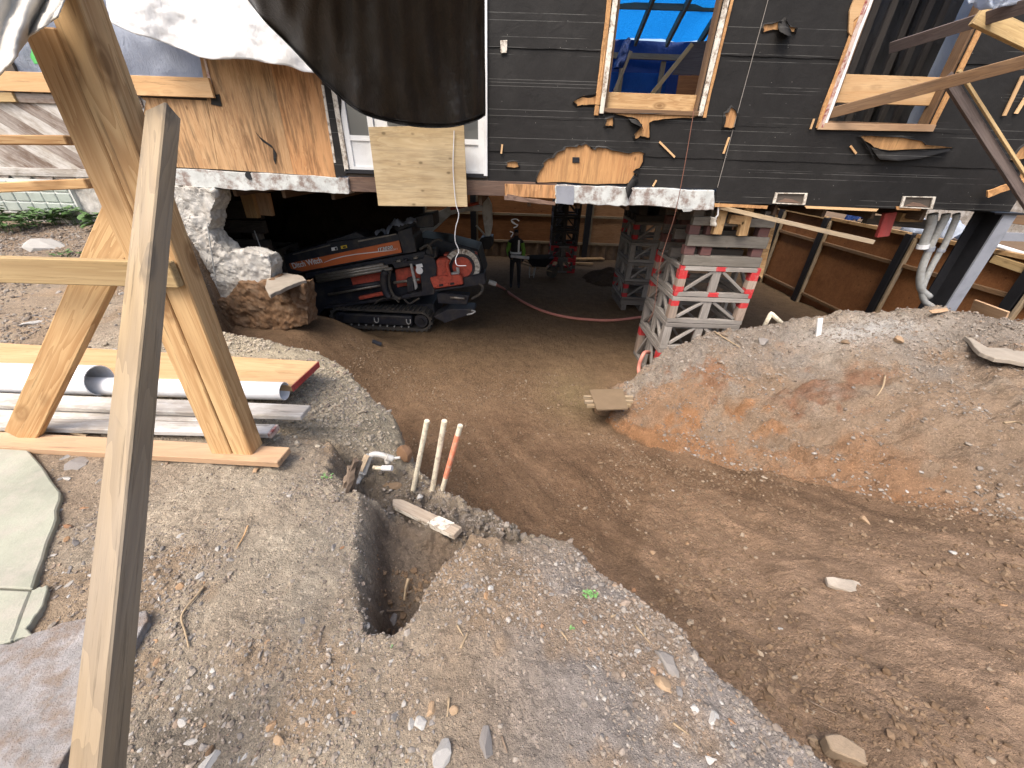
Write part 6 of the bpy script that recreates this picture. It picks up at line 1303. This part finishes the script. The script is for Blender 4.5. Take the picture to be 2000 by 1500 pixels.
r = thing('rotten_wood', 'split rotten wood upright beside the grey conduit fitting', 'wood', ground_hit(685, 955))
for (a, b, w) in (((672, 962), (695, 898), .035), ((682, 960), (702, 900), .02), ((668, 955), (684, 912), .025)): 
    h = ground_hit(*a); board('splinter', h - Vector((0, 0, .04)), PY(*b, h.y + .05), w, .022, mat_rotten, parent=r, rough=.006, nseg=7, bevel=0)
# pointed stake with white paint
g0, g1 = ground_hit(766, 984), ground_hit(898, 1052); A, B = PZ(768, 984, g0.z + .045), PZ(896, 1046, g1.z + .055)
d = (B - A).normalized(); s = d.cross(Vector((0, 0, 1))).normalized(); up = s.cross(d); st = thing('stake', 'pointed wooden stake with a white painted band lying across the dug soil', 'stake', A)
w2_, t2 = .036, .036
m = Matrix((d, -s, up)).transposed().to_4x4(); m.translation = A
L = (B - A).length
mb = MB(); prof = [(0, .01), (.07, w2_), (L, w2_), (L, -w2_), (.05, -w2_)]
mb.prism([(x, y, 0) for x, y in prof], (0, 0, t2)); o = mb.build('stake_body', mat_grey_stake if 'mat_grey_stake' in globals() else mat_base_board, None, bevel=.003); o.parent = st; WM[o] = m; o.matrix_parent_inverse = WM[st].inverted(); o.matrix_basis = m
mb = MB(); mb.prism([(L * .68, w2_ + .001, -.0), (L * .9, w2_ + .001, 0), (L * .88, -w2_ - .001, 0), (L * .64, -w2_ - .001, 0)], (0, 0, t2 + .0015)); o = mb.build('painted_band', mat_white_peel, None); o.parent = st; o.matrix_parent_inverse = WM[st].inverted(); o.matrix_basis = m
mb = MB(); mb.prism([(L * .12, -w2_ - .0012, .004), (L * .98, -w2_ - .0012, .004), (L * .98, -w2_ - .0004, .004), (L * .12, -w2_ - .0004, .004)], (0, 0, t2 - .008)); o = mb.build('painted_side', mat_white_peel, None); o.parent = st; o.matrix_parent_inverse = WM[st].inverted(); o.matrix_basis = m
# ================================================================== SINGLE STONES AND DEBRIS
def stone_mesh(seed, sub=2):
    bm = bmesh.new(); bmesh.ops.create_icosphere(bm, subdivisions=sub, radius=1); r = random.Random(seed)
    cuts = [(Vector((r.uniform(-1, 1), r.uniform(-1, 1), r.uniform(-1, 1))).normalized(), r.uniform(.4, .78)) for _ in range(10)]
    for v in bm.verts:
        for n_, k in cuts:
            e = v.co.dot(n_) - k
            if e > 0: v.co -= n_ * e * .92
        v.co *= 1 + r.uniform(-.07, .07)
    me = bpy.data.meshes.new('stone'); bm.to_mesh(me); bm.free(); return me
SM = {}
for mn, mt_ in (('white', mat_stone_white), ('grey', mat_stone_grey), ('tan', mat_stone_tan), ('clod', mat_clods)):
    SM[mn] = []
    for k in range(5):
        me = stone_mesh(k * 7 + len(mn)); me.materials.append(mt_); SM[mn].append(me)
def stone(px, py, size, kind, lab, group=None, el=(1, .8, .6), rot=None, sink=.42):
    P = ground_hit(px, py); zd = (P - EYE).dot(Vector((_cw(Vector((0, 0, 1))))))
    s = size / FPX * zd / 2; o = bpy.data.objects.new('stone', random.choice(SM[kind]))
    m = Matrix.Translation(P + Vector((0, 0, s * el[2] * (1 - 2 * sink) - .1 * s))) @ Matrix.Rotation(rot if rot is not None else random.uniform(0, 6.28), 4, 'Z') @ Matrix.Rotation(random.uniform(-.2, .2), 4, 'X') @ Matrix.Diagonal((s * el[0], s * el[1], s * el[2], 1))
    reg(o, m); return tag(o, lab, 'stone', group)
stone(865, 1470, 62, 'white', 'large jagged white stone near the lower edge of the picture', el=(.65, 1.15, .5), rot=-.3)
stone(826, 1421, 34, 'white', 'round white stone right of its smaller white neighbour', el=(1, .95, .7)); stone(803, 1414, 24, 'white', 'small round white stone left of the larger round white one')
stone(843, 1392, 28, 'tan', 'orange tan stone above the round white stone', el=(.9, 1.1, .7)); stone(886, 1398, 26, 'tan', 'second orange tan stone, right of the first above the round white stone')
stone(948, 1462, 66, 'grey', 'long brown grey stone right of the jagged white stone', el=(.45, 1.2, .4), rot=.1); stone(770, 1404, 30, 'grey', 'flat grey stone left of the two round white stones', el=(1, .7, .45))
stone(1298, 1290, 66, 'grey', 'big grey rounded clod on the rim of the bank at the right', el=(1.1, .7, .5), rot=-.9); stone(1290, 1335, 44, 'tan', 'tan stone below the big grey clod on the rim')
stone(1326, 1350, 26, 'grey', 'dark grey stone beside the tan stone on the rim'); stone(1352, 1388, 24, 'white', 'white pitted stone on the rim toward the lower right'); stone(1390, 1408, 34, 'white', 'pale angular stone on the rim right of the pitted one', el=(1, .7, .6))
stone(1385, 1490, 34, 'white', 'flat white stone at the lower edge under the rim', el=(1.1, .7, .5)); stone(793, 900, 36, 'tan', 'rounded tan stone beside the muddy pipe stub', el=(.75, .9, 1.2), sink=.1)
stone(822, 972, 16, 'white', 'small white stone in front of the pipe stubs', el=(1, 1, .9)); stone(829, 950, 11, 'white', 'tiny white stone between the left and middle pipe stubs')
stone(772, 952, 44, 'clod', 'flat brown stone on the dug soil left of the pipe stubs', el=(1.1, .8, .4)); stone(720, 1228, 18, 'white', 'pale stone on the near rim of the dug hole'); stone(770, 1212, 30, 'grey', 'dusty stone at the bottom of the dug hole', el=(1.2, .8, .6))
stone(372, 1449, 24, 'white', 'elongated pale stone by the dark gravel patch', el=(1.2, .6, .6), rot=.2); stone(398, 1458, 22, 'grey', 'blue grey stone beside the elongated pale stone'); stone(412, 1465, 24, 'clod', 'dark round stone beside the blue grey stone')
stone(410, 1490, 50, 'white', 'broad white stone at the bottom edge near the stud', el=(1, .8, .4)); stone(530, 1420, 26, 'tan', 'tan stone in the gravel above the bottom edge', el=(.8, 1, .6)); stone(548, 1452, 30, 'tan', 'flat tan stone below the other tan stone in the gravel', el=(1.1, .6, .4))
stone(90, 482, 78, 'white', 'flat pale rock in the soil under the weeds', el=(1.0, .6, .5), rot=.1); stone(60, 632, 40, 'white', 'flat white stone on the soil left of the brace', el=(1.2, .6, .3)); stone(145, 905, 60, 'grey', 'clump of grey rubble between the base board and green flagstone', el=(1.1, .9, .3)); stone(130, 895, 26, 'white', 'white stone on the grey rubble by the base board')
stone(500, 920, 18, 'tan', 'tan pebble just below the right end of the base board'); stone(425, 1076, 18, 'white', 'white stone on bare soil right of the leaning stud'); stone(390, 1128, 20, 'white', 'white angular stone below the white one right of the stud'); stone(355, 1145, 22, 'tan', 'orange stone near the white angular stone'); stone(306, 1128, 16, 'tan', 'red brown stone close to the right side of the stud')
stone(1655, 1172, 0, 'white', '') if False else None
stone(1690, 1018, 24, 'tan', 'blocky tan stone on the ramp below the earth mound', el=(1.1, .8, .7)); stone(1862, 1082, 16, 'white', 'pale stone on the ramp at the right'); stone(1330, 1085, 14, 'clod', 'brown clod on the ramp left of the concrete scrap')
stone(1800, 923, 12, 'white', 'white stone low on the face of the earth mound at right'); stone(1770, 962, 9, 'white', 'tiny white stone at the foot of the mound'); stone(1755, 664, 30, 'tan', 'tan block on the top of the earth mound', el=(1, .7, .5)); stone(1490, 668, 34, 'grey', 'flat grey stone on the left crest of the mound', el=(1.1, .8, .4)); stone(1650, 670, 18, 'clod', 'brown stone on the mound below the white marker')
cg = 'stones half buried in the foreground gravel'
KL = {'white': 'small whitish stone half buried in the foreground gravel', 'grey': 'small grey stone half buried in the foreground gravel', 'tan': 'small tan stone half buried in the foreground gravel'}
r_ = random.Random(5)
n_ = 0
while n_ < 150:
    px, py = r_.uniform(230, 1480), r_.uniform(1030, 1495)
    P = ground_hit(px, py)
    a = np.array([P.x]), np.array([P.y]); _, b_, m_, _, d1_, _ = zones(*a)
    if b_[0] < .9 or d1_[0] > -.02: continue
    dd = float(fbm(a[0] * 1, a[1], .5, 3, 71)[0])
    if r_.random() > .35 + dd * 2 + (py - 1200) / 900: continue
    k = r_.choices(['white', 'grey', 'tan'], [.36, .44, .2])[0]; n_ += 1
    wh = ' along the rim of the bank' if sdist(a[0], a[1], BANK)[0] < .28 else ' beside the leaning stud' if px < 420 else ' near the lower picture edge' if py > 1390 else ' left of the dug hole' if px < 700 else ' below the dug hole' if px < 900 else ' on the bare middle of the bank'
    stone(px, py, r_.uniform(9, 19) * (1.35 if r_.random() < .15 else 1), k, KL[k].replace(' in the foreground gravel', '') + wh, cg, (1, r_.uniform(.6, .95), r_.uniform(.45, .75)), sink=.55)
n_ = 0
while n_ < 60:
    px, py = r_.uniform(1150, 1995), r_.uniform(900, 1480); P = ground_hit(px, py); _, b_, m_, _, _, _ = zones(np.array([P.x]), np.array([P.y]))
    if b_[0] > .05 or m_[0] > 0: continue
    n_ += 1; k = r_.choices(['clod', 'tan', 'white'], [.75, .17, .08])[0]; stone(px, py, r_.uniform(8, 17), k, {'clod': 'brown earth clod lying on the dirt ramp', 'tan': 'small tan stone lying on the dirt ramp', 'white': 'small white stone lying on the dirt ramp'}[k] + (' below the foot of the mound' if py < 1060 else ' close under the broken bank' if px < 1480 else ' beside the concrete scrap' if py < 1260 else ' near the lower right corner'), 'clods and stones on the dirt ramp', (1, .8, .65))
n_ = 0
while n_ < 40:
    px, py = r_.uniform(95, 240), r_.uniform(930, 1230); P = ground_hit(px, py); n_ += 1; k = r_.choices(['white', 'grey', 'tan'], [.5, .35, .15])[0]
    stone(px, py, r_.uniform(10, 26), k, {'white': 'flat pale chip in the rubble along the green flagstone', 'grey': 'flat grey chip in the rubble along the green flagstone', 'tan': 'flat tan chip in the rubble along the green flagstone'}[k] + (' near the base board' if py < 1030 else ' at its middle' if py < 1130 else ' by the purple slate'), 'rubble chips along the flagstones', (1.1, .55, .35))
# concrete scrap and slab on the ramp
rock = ground_hit(1657, 1145); 
def scrap(name, pts, t, mat, lab, cat, lift=.02, seed=1, amp=3):
    c = sum((Vector(p) for p in [(a, b, 0) for a, b in pts]), Vector()) / len(pts); z = ground_hit(c.x, c.y).z + lift
    P = [PZ(a, b, z) for a, b in ragged(pts, amp, 3, seed)]; o = MB().prism(P, (0, 0, -t)).build(name, mat, origin=sum(P, Vector()) / len(P), bevel=.006); return tag(o, lab, cat)
scrap('concrete_scrap', [(1614, 1126), (1650, 1130), (1702, 1145), (1700, 1161), (1668, 1158), (1620, 1142)], .03, plain('dusty_concrete', (.34, .295, .24), .95, var=.5, bumps=.6), 'long pale concrete scrap lying on the dirt ramp', 'concrete')
scrap('rock_slab', [(1612, 1435), (1640, 1432), (1690, 1465), (1698, 1495), (1660, 1480), (1625, 1465)], .07, plain('earth_slab', (.25, .19, .13), .95, var=.5, bumps=.6), 'broken slab of hardened earth at the foot of the bank, lower right', 'rock', .06)
scrap('concrete_slab', [(1885, 655), (1930, 678), (2030, 690), (2030, 712), (1945, 700), (1915, 688)], .05, mat_slab, 'dusty slab lying on top of the earth mound at the right edge', 'slab', .06)
scrap('wood_scrap', [(1815, 606), (1850, 601), (1853, 606), (1822, 610)], .02, mat_base_board, 'small wood scrap on the mound crest before the steel column', 'wood', .03, 4, 1)
# white marker and bent pvc pipe on the mound
h = ground_hit(1600, 655); tag(MB().beam(h - Vector((0, 0, .05)), PY(1602, 622, h.y + .02), .065, .02, up=(0, 1, 0)).build('marker', mat_white, origin=h), 'white flat marker stake standing on the earth mound', 'marker')
a, b, c_ = PY(1490, 642, 5.75), PY(1506, 612, 5.75), PY(1532, 636, 5.7)
tag(MB().tube([a, a.lerp(b, .93), b, b.lerp(c_, .07), c_], .032, 12).build('bent_pipe', mat_pvc_dirty, origin=a, smooth=True), 'white plastic pipe with an elbow rising behind the mound crest', 'pipe')
# roots, twigs, leaves
def root_(pts, r, mat, lab, cat='root', lift=.01):
    P = [ground_hit(a, b) + Vector((0, 0, lift)) for a, b in pts]; return tag(MB().tube(curve_pts(P, 5), r, 6, r2=r * .5).build(cat.replace(' ', '_'), mat, origin=P[0], smooth=True), lab, cat)
root_([(402, 1152), (385, 1170), (366, 1195), (360, 1215), (366, 1240), (372, 1268)], .0055, mat_root, 'crooked brown root lying on the soil right of the stud'); root_([(487, 1032), (478, 1050), (465, 1077)], .004, mat_plank, 'straw coloured twig on the bare soil', 'twig')
root_([(1728, 735), (1722, 760), (1700, 790)], .012, mat_root, 'pale curved root on the face of the mound'); root_([(1960, 828), (1980, 826), (1995, 830)], .012, mat_root, 'pale root near the right edge of the mound')
root_([(1395, 650), (1425, 668), (1445, 680)], .012, mat_root, 'twig lying on the left crest of the mound by the crib', 'twig'); root_([(1408, 655), (1432, 664), (1448, 676)], .009, mat_rotten, 'second dark twig on the left crest of the mound', 'twig')
root_([(800, 1143), (795, 1165), (792, 1185)], .009, mat_root, 'dry root standing at the right side of the dug hole', lift=.05); root_([(756, 1200), (775, 1196), (790, 1194)], .006, mat_rotten, 'thin stick at the bottom of the dug hole', 'twig')
for pts, lab in (([(893, 1225), (906, 1245)], 'dry stick on the gravel below the dug hole'), ([(900, 1275), (915, 1238)], 'second dry stick crossing near the first on the gravel'), ([(1192, 1210), (1208, 1202)], 'pale wood chip by the rim of the bank'), ([(1240, 1228), (1268, 1262)], 'grey stick along the rim of the bank'), ([(1095, 1240), (1108, 1258)], 'pale twig under the tiny green sprout'), ([(878, 1365), (874, 1402)], 'brown stick between the two tan stones'), ([(1310, 1420), (1340, 1440)], 'pale stick near the rim at the lower right'), ([(980, 1445), (990, 1480)], 'dark stick right of the long brown stone'), ([(1576, 1372), (1632, 1398)], 'dark bent stick on the dirt at the foot of the bank')):
    root_(pts, .005, mat_root if 'dark' not in lab else mat_rotten, lab, 'stick', .006)
def leafy(name, px, py, n, spread, size, mat, lab, cat, height=.0, seed=0, stems=True):
    r = random.Random(seed); base = ground_hit(px, py)
    if base.y < .5: base = PY(px, py, 5.7); base.z = gz(base.x, base.y)
    t = thing(name, lab, cat, base); V = MB()
    for i in range(n):
        a = r.uniform(0, 6.28); d = spread * math.sqrt(r.random()); hh = height * r.uniform(.3, 1)
        c = base + Vector((math.cos(a) * d, math.sin(a) * d * .6, hh + .006)); s = size * r.uniform(.6, 1.3); yaw = r.uniform(0, 6.28)
        u = Vector((math.cos(yaw), math.sin(yaw), r.uniform(-.3, .5))).normalized(); w = u.cross(Vector((r.uniform(-.3, .3), r.uniform(-.3, .3), 1))).normalized(); nn = u.cross(w)
        P = [c - u * s, c - u * s * .3 + w * s * .55 - nn * s * .1, c + u * s * .4 + w * s * .5 - nn * s * .1, c + u * s, c + u * s * .4 - w * s * .5 - nn * s * .1, c - u * s * .3 - w * s * .55 - nn * s * .1]
        V.add(P + [c + nn * s * .05], [(0, 1, 6), (1, 2, 6), (2, 3, 6), (3, 4, 6), (4, 5, 6), (5, 0, 6)])
    o = V.build('leaves', mat, t, origin=base, recalc=False); o['kind'] = 'stuff'
    if stems and height > 0:
        S = MB()
        for i in range(max(3, n // 12)):
            a = r.uniform(0, 6.28); d = spread * r.random() * .8; S.tube([base + Vector((math.cos(a) * d * .5, math.sin(a) * d * .4, -.02)), base + Vector((math.cos(a) * d, math.sin(a) * d * .6, height * r.uniform(.5, 1)))], .004, 5)
        o = S.build('stems', mat, t, origin=base); o['kind'] = 'stuff'
    return t
leafy('weed', 1150, 1168, 46, .035, .006, mat_leaf_bright, 'small bright green weed on the bank gravel', 'weed', .015, 3); leafy('seedling', 766, 1267, 2, .012, .007, mat_leaf_bright, 'two leaved seedling below the dug hole', 'seedling', 0, 4, False); leafy('seedling', 1116, 1230, 10, .012, .005, mat_leaf_bright, 'tiny green sprout in the middle of the gravel', 'seedling', .005, 5, False)
leafy('weed', 640, 935, 14, .04, .006, mat_leaf_bright, 'pale green weed by the rotten wood at the conduit', 'weed', .02, 6)
for k, (px, py, n, sp, h, sz, lab) in enumerate(((20, 455, 90, .30, .22, .05, 'leafy green weeds at the far left edge under the glass block window'), (70, 445, 110, .32, .20, .05, 'bushy green weeds left of the centre under the glass block window'), (110, 440, 90, .28, .22, .05, 'green weeds at the right end of the glass block window'), (150, 440, 60, .22, .25, .05, 'weeds with broad leaves in front of the white foundation'), (180, 400, 24, .22, .22, .10, 'tall plant with big dark leaves beside the timber posts'), (130, 500, 30, .2, .04, .03, 'low sparse weeds on the soil right of the pale rock'), (8, 445, 40, .15, .3, .07, 'taller weed at the very left edge'))):
    leafy('weed', px, py, n, sp, sz, mat_leaf, lab, 'weed', h, 20 + k)
